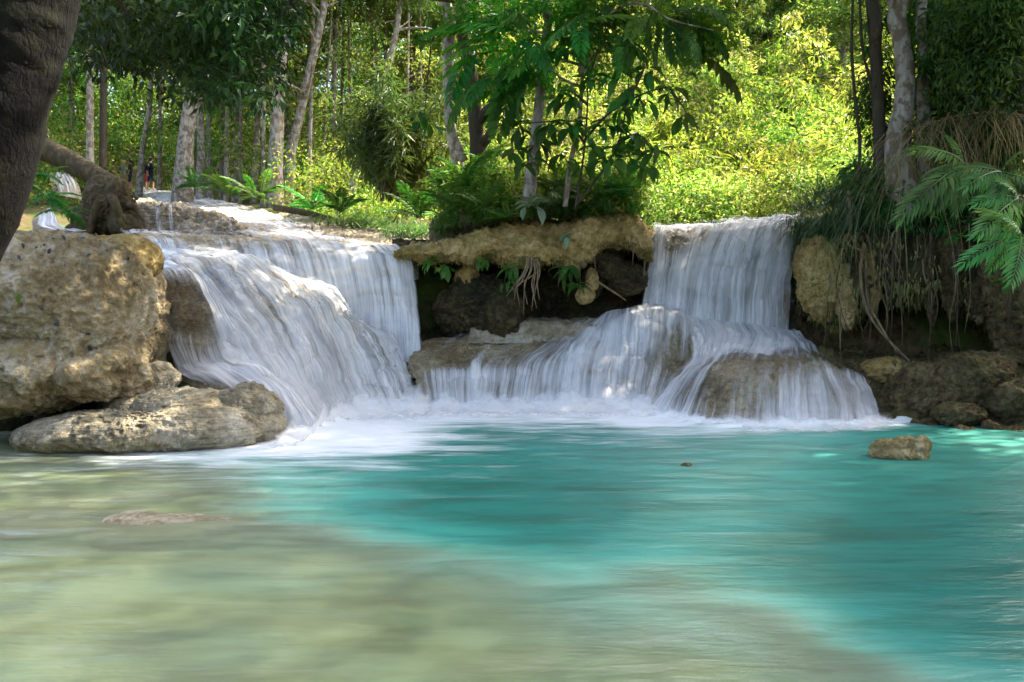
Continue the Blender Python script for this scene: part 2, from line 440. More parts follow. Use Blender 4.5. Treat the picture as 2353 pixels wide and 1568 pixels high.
def barkmat(name, lo, hi, patch=None, scale=6.0, moss=0.2, zs=0.25, crack=0):
    m, nt, N, L = newmat(name)
    tc = N.new('ShaderNodeTexCoord').outputs['Object']
    n1 = tnoise(N, L, scalev(N, L, tc, (1, 1, zs)), scale * 2, 6, 0.7)
    col = ramp(N, L, n1, [(0.35, lo), (0.65, hi)])
    if patch:
        n2 = tnoise(N, L, scalev(N, L, tc, (1, 1, 0.8)), scale, 5, 0.6)
        col = mixc(N, L, ramp(N, L, n2, [(0.47, (0, 0, 0)), (0.55, (1, 1, 1))]), col, patch)
    if crack:
        vo = N.new('ShaderNodeTexVoronoi'); vo.feature = 'DISTANCE_TO_EDGE'; vo.inputs['Scale'].default_value = crack
        wv = N.new('ShaderNodeVectorMath'); wv.operation = 'ADD'; L.new(scalev(N, L, tc, (1, 1, .3)), wv.inputs[0]); L.new(scalev(N, L, N_out(N, L, tc, 3.0), (.25, .25, .25)), wv.inputs[1]); L.new(wv.outputs[0], vo.inputs['Vector'])
        ck = ramp(N, L, vo.outputs[0], [(0.0, (0, 0, 0)), (0.22, (1, 1, 1))])
        col = mixc(N, L, ck, tuple(c * .8 for c in lo), col)
    n3 = tnoise(N, L, tc, scale * 0.35, 4, 0.6)
    col = mixc(N, L, math_(N, L, 'MULTIPLY', ramp(N, L, n3, [(0.5, (0, 0, 0)), (0.7, (1, 1, 1))]), moss), col, (0.05, 0.06, 0.015))
    b = N.new('ShaderNodeBsdfPrincipled'); L.new(col, b.inputs['Base Color'])
    b.inputs['Roughness'].default_value = 0.9; b.inputs['Specular IOR Level'].default_value = 0.15
    bp = N.new('ShaderNodeBump'); bp.inputs['Strength'].default_value = 0.6; bp.inputs['Distance'].default_value = 0.03
    L.new(math_(N, L, 'ADD', n1, math_(N, L, 'MULTIPLY', ck, .22)) if crack else n1, bp.inputs['Height']); L.new(bp.outputs[0], b.inputs['Normal'])
    o = N.new('ShaderNodeOutputMaterial'); L.new(b.outputs[0], o.inputs[0])
    return m
M['bark_dark'] = barkmat('dark_bark', (0.035, 0.025, 0.015), (0.10, 0.075, 0.05), (0.06, 0.05, 0.035))
M['bark_near'] = barkmat('shaded_near_trunk_bark', (0.0018, 0.0012, 0.0007), (0.0085, 0.0055, 0.003), (0.0035, 0.0025, 0.0014), scale=11, moss=0.15, zs=0.6, crack=17)  # shade on the trunk is put into this near-black bark colour
M['bark_pale'] = barkmat('pale_mottled_bark', (0.20, 0.17, 0.13), (0.42, 0.38, 0.32), (0.17, 0.125, 0.085), moss=0.25)
M['bark_mid'] = barkmat('grey_brown_bark', (0.12, 0.09, 0.06), (0.28, 0.22, 0.15), (0.38, 0.34, 0.28), moss=0.3)
M['wood'] = barkmat('dead_wood', (0.025, 0.017, 0.008), (0.11, 0.08, 0.04), (0.05, 0.04, 0.02), moss=0.35)
M['root'] = barkmat('hanging_root', (0.10, 0.07, 0.035), (0.27, 0.20, 0.11), None, moss=0.1)
M['root_dark'] = barkmat('dark_root', (0.05, 0.035, 0.02), (0.14, 0.10, 0.06), None, moss=0.2)

def flatmat(name, col, rough=0.8):
    m, nt, N, L = newmat(name)
    b = N.new('ShaderNodeBsdfPrincipled')
    n = tnoise(N, L, pos(N), 14, 3)
    L.new(mixc(N, L, n, tuple(c * 0.75 for c in col), tuple(min(1, c * 1.2) for c in col)), b.inputs['Base Color'])
    b.inputs['Roughness'].default_value = rough
    o = N.new('ShaderNodeOutputMaterial'); L.new(b.outputs[0], o.inputs[0]); return m
# ---------------------------------------------------------------- terrain (one sheet: pool bed, banks, slope, hillside)
TP = [(300, 542, 16), (600, 549, 16.5), (800, 566, 17), (950, 586, 16.5), (310, 436, 50), (560, 478, 30), (430, 460, 38), (700, 511, 24.5), (830, 562, 18),
      (430, 486, 28), (560, 526, 19.5), (120, 440, 35), (50, 530, 18), (-300, 520, 20), (0, 400, 45), (-800, 330, 60), (640, 460, 38), (900, 452, 38), (800, 440, 45), (950, 525, 24),
      (1000, 490, 30), (1000, 450, 40), (1250, 480, 24), (1250, 440, 36), (1500, 530, 19), (1800, 512, 19), (1900, 480, 18), (1500, 500, 26), (1800, 485, 26),
      (1500, 300, 40), (1900, 250, 40), (1700, 90, 60), (1700, -150, 80), (1200, 230, 70), (600, 340, 70), (600, 250, 100), (-200, 250, 90), (2200, 100, 45), (2800, -100, 50),
      (2100, 490, 14.5), (2400, 470, 13), (2700, 400, 14), (3000, 300, 25), (2200, 380, 24), (2000, 440, 22)]
TPW = np.array([P(*t) for t in TP])
def _tps():
    X = TPW[:, :2]; n = len(X)
    r = np.linalg.norm(X[:, None] - X[None], axis=-1)
    K = np.where(r > 0, r * r * np.log(r + 1e-9), 0) + np.eye(n) * 3.0
    A = np.block([[K, np.ones((n, 1)), X], [np.ones((1, n)), np.zeros((1, 3))], [X.T, np.zeros((2, 3))]])
    return np.linalg.solve(A, np.concatenate([TPW[:, 2], [0, 0, 0]]))
TPC = _tps()
def upland(x, y):
    x = np.clip(x, -45, 42); y = np.clip(y, 13, 95)
    X = np.stack([x, y], -1)
    out = np.zeros(len(x)); n = len(TPW)
    for i in range(n):
        r = np.hypot(x - TPW[i, 0], y - TPW[i, 1]); out += TPC[i] * np.where(r > 0, r * r * np.log(r + 1e-9), 0)
    return out + TPC[n] + X @ TPC[n + 1:]

def polydist(x, y, pts):
    """distance to a polyline on the ground, and the side (positive = right of the running direction)"""
    best = np.full(len(x), 1e9); side = np.zeros(len(x))
    for (ax, ay), (bx, by) in zip(pts[:-1], pts[1:]):
        dx, dy = bx - ax, by - ay; L2 = dx * dx + dy * dy
        t = np.clip(((x - ax) * dx + (y - ay) * dy) / L2, 0, 1)
        d = np.hypot(x - ax - t * dx, y - ay - t * dy)
        s = (x - ax) * dy - (y - ay) * dx
        m = d < best; best = np.where(m, d, best); side = np.where(m, np.sign(s), side)
    return best, side

SHAL = [tuple(G(*q)[:2]) for q in ((430, 1020), (480, 1100), (600, 1180), (880, 1235), (1150, 1300), (1320, 1370), (1520, 1480), (1720, 1580), (1900, 1800))]
def pool_depth(x, y, bed=False):
    q = np.array(sorted(SHAL + [(-9.0, 12.5), (3.2, -1.0)], key=lambda a: a[1]))
    p3 = np.stack([x, y, 0 * x], -1)
    wob = 0.55 * fbm(p3 * np.array([.5, .7, 1]), 4, 71, .6)
    sd = (x - np.interp(y, q[:, 1], q[:, 0]) + wob) * 0.72       # metres towards the deep side
    deep = 0.12 + 1.55 * sstep(-0.5, 1.7, sd)
    # a paler bar runs from the right shallows up towards the dome rock, and two spots, middle and right, get a darker water colour
    b = np.array(sorted([tuple(G(*z)[:2]) for z in ((1850, 1700), (1640, 1300), (1700, 1130), (1800, 1040), (1850, 1000))], key=lambda a: a[1]))
    bar = x - np.interp(y, b[:, 1], b[:, 0]) + 0.8 * wob
    deep = deep - 0.75 * np.exp(-(bar / 0.75) ** 2) * sstep(0.2, 1.0, deep)
    dark_spot = np.hypot((x - G(1180, 1180)[0]) / 1.1, (y - G(1180, 1180)[1]) / 1.3)
    deep = deep + 0.8 * np.exp(-dark_spot ** 2)
    dark_spot = np.hypot((x - G(2200, 1300)[0]) / 1.2, (y - G(2200, 1300)[1]) / 1.8)
    deep = deep + 0.7 * np.exp(-dark_spot ** 2)
    if bed: return 0.17 + 0.40 * sstep(0.2, 3.0, sd) + 0.03 * fbm(np.stack([x * 0.9, y * 0.9, 0 * x], -1), 3, 5)
    return np.clip(deep + 0.10 * fbm(np.stack([x * 0.9, y * 0.9, 0 * x], -1), 3, 5), 0.06, 2.6)

def terrain(x, y):
    up = upland(x, y) - 0.16 + 0.10 * fbm(np.stack([x * 0.5, y * 0.5, 0 * x], -1), 4, 3) * sstep(15, 22, y)
    ys = np.interp(x, [-14, -8, -6.5, -1.2, -0.8, 2.6, 5.0, 6.5, 8, 14], [11, 13, 15.8, 15.8, 17.2, 17.2, 17.2, 15.2, 14.3, 13.5])
    t = sstep(0, 0.5, y - ys)
    z = -pool_depth(x, y, True) * (1 - t) + up * t
    lb = sstep(0.4, 3.5, -0.637 * y - x) * (1 - t)          # left bank, outside the frame
    z = z * (1 - lb) + (2.0 + 0.2 * fbm(np.stack([x, y, 0 * x], -1), 3, 8)) * lb
    rb = sstep(0.3, 2.5, x - 0.637 * np.maximum(y, 2) - 0.5) * (1 - t)
    z = z * (1 - rb) + (2.6 + 0.2 * fbm(np.stack([x, y, 0 * x], -1), 3, 9)) * rb
    bb = sstep(1.2, -4, y)
    z = z * (1 - bb) + 0.9 * bb
    return z

gx = np.unique(np.concatenate([np.linspace(-220, -30, 20), np.linspace(-30, -10, 50), np.linspace(-10, 10, 170), np.linspace(10, 30, 50), np.linspace(30, 220, 20)]))
gy = np.unique(np.concatenate([np.linspace(-60, 0, 14), np.linspace(0, 18, 150), np.linspace(18, 60, 100), np.linspace(60, 300, 30)]))
XX, YY = np.meshgrid(gx, gy)
ZZ = terrain(XX.ravel(), YY.ravel())

def groundmat():
    m, nt, N, L = newmat('forest_floor')
    p = pos(N)
    n1 = tnoise(N, L, p, 0.8, 5, 0.6); n2 = tnoise(N, L, p, 7, 5, 0.7)
    soil = ramp(N, L, n2, [(0.35, (0.045, 0.03, 0.015)), (0.6, (0.13, 0.09, 0.045)), (0.75, (0.22, 0.16, 0.08))])
    green = ramp(N, L, n2, [(0.3, (0.03, 0.05, 0.01)), (0.7, (0.09, 0.12, 0.025))])
    up = mixc(N, L, ramp(N, L, n1, [(0.42, (0, 0, 0)), (0.58, (1, 1, 1))]), soil, green)
    # bed of the pool: pale olive silt over stones
    s1 = tnoise(N, L, p, 0.7, 4, 0.6, 0.5); s2 = tnoise(N, L, p, 3.1, 5, 0.65)
    bed = ramp(N, L, math_(N, L, 'ADD', math_(N, L, 'MULTIPLY', s1, 0.6), math_(N, L, 'MULTIPLY', s2, 0.4)), [(0.41, (0.15, 0.15, 0.06)), (0.5, (0.42, 0.39, 0.20)), (0.59, (0.74, 0.64, 0.38))])
    sp = N.new('ShaderNodeSeparateXYZ'); L.new(p, sp.inputs[0])
    f = N.new('ShaderNodeMapRange'); L.new(sp.outputs[2], f.inputs[0]); f.inputs[1].default_value = 0.02; f.inputs[2].default_value = 0.25
    col = mixc(N, L, f.outputs[0], bed, up)
    b = N.new('ShaderNodeBsdfPrincipled'); L.new(col, b.inputs['Base Color']); b.inputs['Roughness'].default_value = 0.95
    b.inputs['Specular IOR Level'].default_value = 0.1
    bp = N.new('ShaderNodeBump'); bp.inputs['Strength'].default_value = 0.5; bp.inputs['Distance'].default_value = 0.08
    L.new(n2, bp.inputs['Height']); L.new(bp.outputs[0], b.inputs['Normal'])
    o = N.new('ShaderNodeOutputMaterial'); L.new(b.outputs[0], o.inputs[0]); return m
M['ground'] = groundmat()
g = link('ground', mesh('ground', np.stack([XX.ravel(), YY.ravel(), ZZ], -1), grid_faces(*XX.shape)[:, ::-1], M['ground']))
tag(g, 'pale pool bed, soil banks and forest slope under the whole scene', kind='structure')

# ---------------------------------------------------------------- pool water
px = np.linspace(-11, 11, 330); py = np.unique(np.concatenate([np.linspace(-3, 2, 12), np.linspace(2, 17.2, 300)]))
XX, YY = np.meshgrid(px, py); x, y = XX.ravel(), YY.ravel()
dep = pool_depth(x, y)
B1 = [tuple(G(*q)[:2]) for q in ((690, 1000), (745, 978), (770, 955), (870, 945), (985, 940), (1112, 938), (1315, 938), (1450, 938), (1490, 950))]
B2 = [tuple(G(*q)[:2]) for q in ((1490, 950), (1560, 962), (1640, 974), (1740, 980), (1842, 982), (1955, 979), (2040, 967))]
d1, s1 = polydist(x, y, B1); d2, s2 = polydist(x, y, B2)
wid = 1.75 + 0.5 * fbm(np.stack([x * 0.6, y * 0.2, 0 * x], -1), 3, 21)
foam = np.maximum(np.exp(-(d1 / wid) ** 2 * 0.75), np.exp(-(d2 / 0.42) ** 2))
foam = np.maximum(foam, 0.42 * np.exp(-(d1 / 3.0) ** 2))
lr, _ = polydist(x, y, [tuple(G(*q)[:2]) for q in ((60, 1044), (300, 1046), (640, 1018))])
foam = np.maximum(foam, 0.33 * np.exp(-(lr / 0.10) ** 2))
wz = 0.012 * fbm(np.stack([x * 1.2, y * 3.0, 0 * x], -1), 3, 14) + 0.075 * np.exp(-(np.minimum(d1, d2) / 0.45) ** 2) * (0.7 + fbm(np.stack([x * 2.2, y * 3.0, 0 * x + 4], -1), 3, 15))
pw = link('pool_water', mesh('pool_water', np.stack([x, y, wz], -1), grid_faces(*XX.shape)[:, ::-1], M['pool'], attrs={'depth': dep, 'foam': foam}))
tag(pw, 'milky turquoise pool with shallow olive water at the near left', kind='structure')

# ---------------------------------------------------------------- falling water: streamlines -> sheets, with the rock they run over
def sheet(name, streams, nx, ny, label, rock=True, ridge=0.03, off=0.03, rockmat_='wet_rock', lump=0.05, seed=0, fade=0.0, soft=0.05, tier=0.0, veil=0, tuck=0.0):
    d = 0.8; S = []
    for st in streams:
        row = []
        for q in st:
            if len(q) > 3: d = q[3]
            row.append((*P(*q[:3]), d))
        if abs(row[-1][2]) < .12: row[-1] = (*row[-1][:2], -0.10, d)        # reaches below the pool surface
        S.append(row)
    S = np.array(S)                                   # streams, points, 4
    S = spline(S.transpose(1, 0, 2), ny)              # along the flow
    S = spline(S.transpose(1, 0, 2), nx).transpose(1, 0, 2)   # across -> (ny, nx, 4)
    Q, D = S[..., :3], np.clip(S[..., 3], 0, 1.1)
    nrm = grid_normals(Q)
    flip = np.sign(np.mean(-nrm[..., 1] + nrm[..., 2])); nrm = nrm * flip
    if tier:                                          # rounded ledges under the water
        k = np.sin(np.linspace(0, math.pi, ny))[:, None] ** .5
        q3 = Q.reshape(-1, 3)
        tb = (billow(q3 * np.array([1.1, 1.1, 1.9]), 2, 80 + seed) - .42).reshape(ny, nx)
        ts = fbm(q3 * np.array([.5, .5, 3.2]), 2, 85 + seed).reshape(ny, nx)
        Q = Q + nrm * (k * tier * (1.5 * tb + .8 * ts))[..., None]
        nrm = grid_normals(Q) * flip
        D = D + .16 * k * fbm(q3 * np.array([1.3, 1.3, 1.6]), 3, 88 + seed).reshape(ny, nx) * (D > .3)
    al = np.concatenate([np.zeros((1, nx)), np.cumsum(np.linalg.norm(np.diff(Q, axis=0), axis=-1), 0)])
    wd = np.concatenate([[0], np.cumsum(np.linalg.norm(np.diff(Q, axis=1), axis=-1).mean(0))])
    U = np.repeat(wd[None], ny, 0) + seed * 3.7
    Uw = U + .05 * fbm(np.stack([U * .9, al * .8, 0 * U + seed], -1).reshape(-1, 3), 3, 95 + seed).reshape(ny, nx)
    pt = np.stack([U * 3.2, al * 0.35 + seed, 0 * U], -1).reshape(-1, 3)
    h = fbm(pt, 4, 30 + seed, 0.55).reshape(ny, nx)
    h2 = fbm(np.stack([U * 0.9, al * 0.5 + seed, 0 * U + 5], -1).reshape(-1, 3), 3, 40 + seed).reshape(ny, nx)
    W = Q + nrm * np.maximum(off + ridge * h + 0.06 * h2, 0.004)[..., None]
    sl, sr = soft if isinstance(soft, tuple) else (soft, soft)
    ex = np.minimum(np.arange(nx) / nx / max(sl, 1e-3), np.arange(nx)[::-1] / nx / max(sr, 1e-3))[None]
    en = 0.5 + 0.5 * fbm(np.stack([U * 6, al * 0.5 + seed * 2, 0 * U + 9], -1).reshape(-1, 3), 2, 90 + seed).reshape(ny, nx)
    Dn = D * sstep(0.0, 1.0, ex - 0.55 * en + 0.05)
    if fade: Dn = Dn * (1 - sstep(1 - fade, 1.0, np.linspace(0, 1, ny))[:, None])
    fw = grid_faces(ny, nx)
    if flip > 0: fw = fw[:, ::-1]
    Vw, Fw, UVw, Da = [W.reshape(-1, 3)], [fw], [np.stack([Uw, al], -1).reshape(-1, 2)], [Dn.ravel()]
    for lay in range(veil):                           # thinner sheets of water in front of the main one
        hv = fbm(np.stack([U * 2.4, al * .3 + 31 * lay, 0 * U + 3], -1).reshape(-1, 3), 3, 120 + seed + lay).reshape(ny, nx)
        pm = fbm(np.stack([U * 1.8, al * .4 + 17 * lay, 0 * U], -1).reshape(-1, 3), 3, 130 + seed + lay).reshape(ny, nx)
        kk = np.sin(np.linspace(0.05, math.pi - .02, ny))[:, None] ** .4
        Wv = Q + nrm * (kk * np.maximum(.07 * (lay + 1) + .06 * hv, .02) + .01)[..., None]
        Vw.append(Wv.reshape(-1, 3)); Fw.append(fw + (lay + 1) * ny * nx); UVw.append(np.stack([Uw * .8 + 40 * (lay + 1), al * .9], -1).reshape(-1, 2))
        Da.append((np.clip(Dn, 0, 1) * np.clip(.22 + .85 * pm, 0, .8)).ravel())
    o = link(name, mesh(name, np.concatenate(Vw), np.concatenate(Fw), M['fall'], uv=np.concatenate(UVw), attrs={'dens': np.concatenate(Da)}))
    tag(o, label, kind='structure')
    if rock:
        Rk = Q[::2, ::2]; Rn = nrm[::2, ::2]
        pp = Rk.reshape(-1, 3)
        b = billow(pp * 2.3, 4, 50 + seed, 0.55).reshape(Rk.shape[:2]) - 0.35
        s = noise(pp * np.array([0.6, 0.6, 5.0]), 60 + seed).reshape(Rk.shape[:2])
        exr = np.minimum(np.arange(nx) / nx / .05, np.arange(nx)[::-1] / nx / .05)[None, ::2] + np.zeros((Rk.shape[0], 1))
        Rk = Rk - Rn * (tuck * (1 - sstep(0, 1, exr)))[..., None]
        Rk = Rk + Rn * (np.minimum(-0.05 + lump * b * 1.6 + 0.02 * s, -0.012) - (0.3 * sstep(.86, .98, np.linspace(0, 1, Rk.shape[0]))[:, None] if fade else 0))[..., None]
        fr = grid_faces(*Rk.shape[:2])
        if flip > 0: fr = fr[:, ::-1]
        r = link(name + '_rock', mesh(name + '_rock', Rk.reshape(-1, 3), fr, M[rockmat_]))
        tag(r, 'wet travertine under the ' + label, kind='structure')
    return o

sheet('upper_stream', [
    [(306, 438, 48, .5), (338, 463, 36, .5), (425, 484, 28, .45), (505, 505, 23, .5), (545, 525, 19.5, .45), (590, 541, 17.4, .4)],
    [(318, 434, 49, .8), (380, 457, 38, .85), (480, 482, 29, .6), (570, 506, 23.5, .7), (640, 527, 19.5, .55), (690, 546, 17.4, .6)],
    [(330, 432, 50, .8), (420, 453, 39, .85), (530, 478, 30, .65), (630, 505, 24, .6), (710, 531, 20, .5), (765, 553, 17.7, .6)],
    [(345, 431, 51, .4), (450, 452, 40, .5), (570, 474, 31, .5), (680, 506, 25, .5), (770, 538, 20, .4), (835, 562, 17.7, .5)]],
    70, 170, 'white stream sliding down the upper slope towards the left fall', ridge=0.05, lump=0.09, tier=.06, seed=1)

sheet('left_upper_fall', [
    [(240, 527, 18, .5), (270, 533, 16.8, .4), (318, 541, 15.6, .35), (336, 551, 15.35, .7), (346, 562, 15.3, .8), (352, 575, 15.2, .8), (355, 600, 15.1, .7)],
    [(400, 531, 18, .3), (425, 538, 16.6, .3), (448, 546, 15.6, .15), (456, 556, 15.3, .25), (462, 572, 15.2, .5), (466, 592, 15.1, .6), (470, 630, 15, .6)],
    [(520, 535, 18, .4), (555, 541, 16.6, .35), (590, 549, 15.6, .35), (606, 562, 15.25, .5), (618, 590, 15.1, .7), (628, 620, 15, .75), (640, 690, 14.9, .8)],
    [(640, 540, 18, .8), (680, 547, 16.6, .8), (718, 555, 15.6, .75), (738, 574, 15.2, .65), (750, 612, 15.05, .8), (760, 665, 14.95, .85), (768, 745, 14.85, .9)],
    [(760, 550, 18, .7), (795, 557, 16.6, .6), (828, 566, 15.5, .8), (848, 587, 15.1, .8), (860, 635, 14.95, .8), (868, 700, 14.9, .8), (877, 830, 14.7, .9)],
    [(840, 560, 17.4, .6), (868, 566, 16.3, .6), (893, 575, 15.4, .75), (912, 594, 15.05, .75), (922, 645, 14.95, .75), (930, 710, 14.9, .8), (938, 835, 14.65, 1)],
    [(905, 567, 17.0, .5), (925, 571, 16.2, .6), (943, 581, 15.4, .7), (956, 600, 15.1, .7), (964, 645, 15.05, .65), (970, 705, 15.0, .7), (978, 840, 14.65, .9)]],
    200, 150, 'upper tier of the left waterfall below the long curved lip', tier=.07, veil=1, soft=(.02, .05), tuck=.5, seed=2)

sheet('left_front_fall', [
    [(338, 612, 14.3, .5), (356, 602, 13.8, .8), (384, 640, 13.35, .8), (430, 720, 12.95, .8), (490, 800, 12.6, .85), (550, 862, 12.15, .9), (610, 930, 11.5, .95), (700, 1002, 10.7, 1)],
    [(345, 596, 14.4, .5), (368, 580, 13.9, .8), (410, 592, 13.4, .8), (470, 650, 13.0, .85), (540, 740, 12.6, .8), (600, 830, 12.2, .9), (660, 910, 11.7, .95), (745, 990, 10.95, 1)],
    [(440, 594, 14.5, .6), (470, 580, 14.0, .75), (530, 600, 13.6, .75), (600, 665, 13.2, .7), (655, 750, 12.9, .75), (690, 830, 12.6, .8), (722, 900, 12.4, .9), (765, 962, 12.2, 1)],
    [(545, 612, 14.6, .6), (580, 600, 14.1, .75), (640, 632, 13.8, .6), (700, 690, 13.55, .7), (745, 760, 13.3, .75), (775, 840, 13.1, .8), (797, 900, 13.0, .85), (822, 950, 12.85, 1)],
    [(625, 645, 14.6, .6), (660, 632, 14.2, .8), (715, 668, 13.95, .7), (765, 725, 13.75, .75), (805, 790, 13.6, .85), (835, 860, 13.45, .85), (857, 910, 13.35, .9), (880, 948, 13.1, 1)],
    [(715, 690, 14.65, .6), (745, 677, 14.3, .8), (790, 712, 14.1, .75), (827, 760, 13.95, .8), (862, 820, 13.8, .85), (892, 880, 13.6, .9), (910, 918, 13.5, .9), (928, 945, 13.3, 1)],
    [(800, 750, 14.7, .6), (830, 737, 14.4, .9), (864, 766, 14.25, .85), (893, 806, 14.1, .85), (918, 850, 13.95, .9), (940, 895, 13.75, .9), (955, 922, 13.6, .95), (972, 942, 13.4, 1)],
    [(870, 805, 14.7, .6), (895, 787, 14.5, .9), (917, 800, 14.4, .9), (933, 825, 14.25, .9), (948, 860, 14.05, .9), (964, 900, 13.85, .9), (978, 925, 13.7, .9), (1000, 942, 13.45, 1)]],
    220, 190, 'broad front fall of the left cascade sweeping down to the right', ridge=0.04, lump=0.1, tier=.10, veil=2, soft=(.004, .03), seed=3)

sheet('left_side_fall', [
    [(350, 650, 13.3, .4), (356, 660, 13.0, .7), (364, 705, 12.8, .85), (378, 770, 12.6, .85), (396, 835, 12.3, .9), (415, 868, 11.9, .9), (465, 886, 11.4, .5), (500, 905, 11.1, .1)],
    [(358, 622, 13.4, .6), (383, 628, 13.0, .35), (406, 690, 12.7, .12), (420, 765, 12.5, .3), (436, 832, 12.2, .9), (468, 856, 11.8, 1), (520, 884, 11.35, .6), (580, 940, 10.95, .15)],
    [(370, 611, 13.4, .8), (425, 622, 12.95, .55), (462, 690, 12.6, .1), (482, 775, 12.4, .3), (505, 832, 12.1, .9), (550, 850, 11.7, 1), (610, 896, 11.25, .85), (655, 985, 10.8, .5)],
    [(392, 604, 13.4, .8), (455, 640, 12.9, .9), (500, 720, 12.55, .85), (530, 790, 12.35, .9), (570, 838, 12.0, 1), (615, 868, 11.6, 1), (675, 928, 11.2, 1), (720, 1000, 10.65, 1)],
    [(430, 622, 13.4, .3), (500, 682, 12.85, .6), (545, 760, 12.5, .8), (580, 815, 12.3, .9), (620, 858, 12.0, 1), (665, 903, 11.6, 1), (712, 955, 11.3, 1), (775, 1000, 10.65, 1)]],
    140, 170, 'thin fall over the smooth brown bulge beside the large boulder', ridge=0.03, lump=0.04, tier=.05, veil=1, soft=(.05, .03), seed=4)

sheet('right_upper_fall', [
    [(1497, 523, 19, .9), (1496, 525, 17.4, .9), (1492, 530, 16.5, .9), (1490, 546, 16.2, .75), (1484, 600, 16.05, .8), (1477, 650, 16.0, .9), (1468, 715, 15.85, 1)],
    [(1560, 521, 19, .9), (1558, 524, 17.4, .9), (1555, 531, 16.5, .45), (1552, 550, 16.2, .2), (1542, 600, 16.0, .7), (1535, 660, 15.9, .85), (1528, 730, 15.75, 1)],
    [(1640, 517, 19, .9), (1640, 520, 17.4, .9), (1636, 526, 16.5, .7), (1622, 547, 16.15, .55), (1600, 610, 15.95, .8), (1590, 675, 15.85, .85), (1583, 745, 15.7, 1)],
    [(1722, 507, 19, .9), (1720, 510, 17.4, .9), (1713, 516, 16.5, .8), (1696, 541, 16.1, .75), (1672, 610, 15.95, .8), (1661, 680, 15.85, .75), (1655, 755, 15.7, .95)],
    [(1796, 501, 19, .9), (1794, 504, 17.4, .9), (1788, 509, 16.5, .85), (1778, 536, 16.1, .8), (1763, 610, 15.95, .8), (1753, 690, 15.85, .7), (1748, 760, 15.7, .8)],
    [(1850, 500, 19, .8), (1848, 503, 17.4, .8), (1842, 508, 16.5, .7), (1840, 536, 16.15, .6), (1838, 610, 16.0, .55), (1836, 690, 15.9, .5), (1835, 765, 15.75, .6)]],
    200, 140, 'tall right waterfall dropping from a straight lip beside the grassy bank', ridge=0.045, lump=0.09, tier=.07, veil=2, soft=(.03, .06), tuck=.5, seed=5)

sheet('middle_fall', [
    [(985, 772, 15.2, .5), (950, 795, 14.6, .25), (936, 832, 14.2, .1), (940, 862, 13.95, .3), (952, 905, 13.8, .5), (962, 941, 13.5, .9)],
    [(1120, 760, 15.4, .2), (1060, 800, 14.7, .08), (1026, 843, 14.2, .12), (1027, 864, 14.0, .7), (1030, 900, 13.85, .75), (1034, 941, 13.5, 1)],
    [(1230, 748, 15.5, .2), (1160, 800, 14.8, .12), (1120, 838, 14.25, .4), (1114, 862, 14.05, .75), (1112, 900, 13.9, .7), (1110, 941, 13.5, 1)],
    [(1350, 737, 15.5, .4), (1275, 788, 14.9, .4), (1225, 826, 14.35, .55), (1210, 855, 14.1, .75), (1204, 895, 13.9, .7), (1198, 941, 13.5, 1)],
    [(1395, 722, 15.7, .9), (1370, 753, 15.1, .85), (1340, 805, 14.5, .8), (1325, 845, 14.2, .8), (1318, 890, 13.95, .85), (1313, 941, 13.5, 1)],
    [(1430, 712, 15.9, .9), (1415, 736, 15.1, .95), (1410, 800, 14.6, .85), (1400, 845, 14.3, .85), (1394, 890, 14.0, .9), (1390, 941, 13.5, 1)],
    [(1492, 702, 16.0, .9), (1484, 727, 15.1, .85), (1478, 800, 14.7, .75), (1472, 850, 14.4, .75), (1463, 895, 14.05, .85), (1455, 941, 13.5, 1)],
    [(1555, 708, 15.9, .9), (1556, 735, 15.15, .7), (1558, 792, 14.85, .25), (1552, 842, 14.5, .18), (1532, 890, 14.15, .7), (1500, 943, 13.4, 1)],
    [(1600, 735, 15.6, 1), (1625, 765, 15.3, 1), (1625, 805, 14.7, .8), (1610, 850, 14.2, .4), (1585, 895, 13.8, .7), (1550, 947, 13.1, 1)]],
    230, 150, 'low wide fall fanning over the middle ledge into the pool', ridge=0.03, lump=0.09, tier=.08, veil=2, soft=(.05, .004), seed=6)

sheet('dome_fall', [
    [(1530, 716, 15.75, 1), (1572, 758, 15.2, 1), (1586, 800, 14.5, 1), (1582, 828, 13.9, 1), (1556, 860, 13.6, .95), (1522, 905, 13.2, .95), (1480, 950, 12.8, 1)],
    [(1640, 738, 15.7, 1), (1655, 768, 15.1, 1), (1650, 802, 14.2, 1), (1638, 826, 13.3, .75), (1613, 856, 12.8, .65), (1578, 908, 12.55, .55), (1555, 963, 12.15, 1)],
    [(1705, 745, 15.7, 1), (1722, 770, 15.1, 1), (1708, 805, 14.0, .9), (1690, 828, 13.0, .22), (1664, 861, 12.4, .12), (1640, 912, 12.05, .18), (1622, 976, 11.5, .5)],
    [(1760, 752, 15.7, 1), (1775, 772, 15.1, 1), (1762, 807, 14.0, .9), (1750, 828, 12.9, .2), (1740, 862, 12.25, .25), (1730, 915, 11.9, .35), (1724, 982, 11.3, .8)],
    [(1800, 757, 15.7, 1), (1815, 776, 15.1, 1), (1822, 810, 14.0, .7), (1830, 832, 12.9, .22), (1836, 868, 12.2, .6), (1840, 916, 11.85, .7), (1842, 984, 11.25, 1)],
    [(1828, 762, 15.7, 1), (1842, 780, 15.1, .9), (1880, 814, 14.0, .4), (1910, 840, 13.0, .2), (1932, 875, 12.4, .65), (1947, 920, 12.0, .75), (1957, 981, 11.35, 1)],
    [(1840, 768, 15.7, .8), (1852, 788, 15.1, .6), (1920, 822, 14.2, .1), (1972, 851, 13.3, .1), (2002, 886, 12.8, .65), (2020, 926, 12.4, .8), (2040, 971, 11.8, 1)]],
    240, 160, 'rounded low fall over the brown dome rock at the right', ridge=0.03, lump=0.12, tier=.06, veil=1, soft=(.02, .04), seed=7)

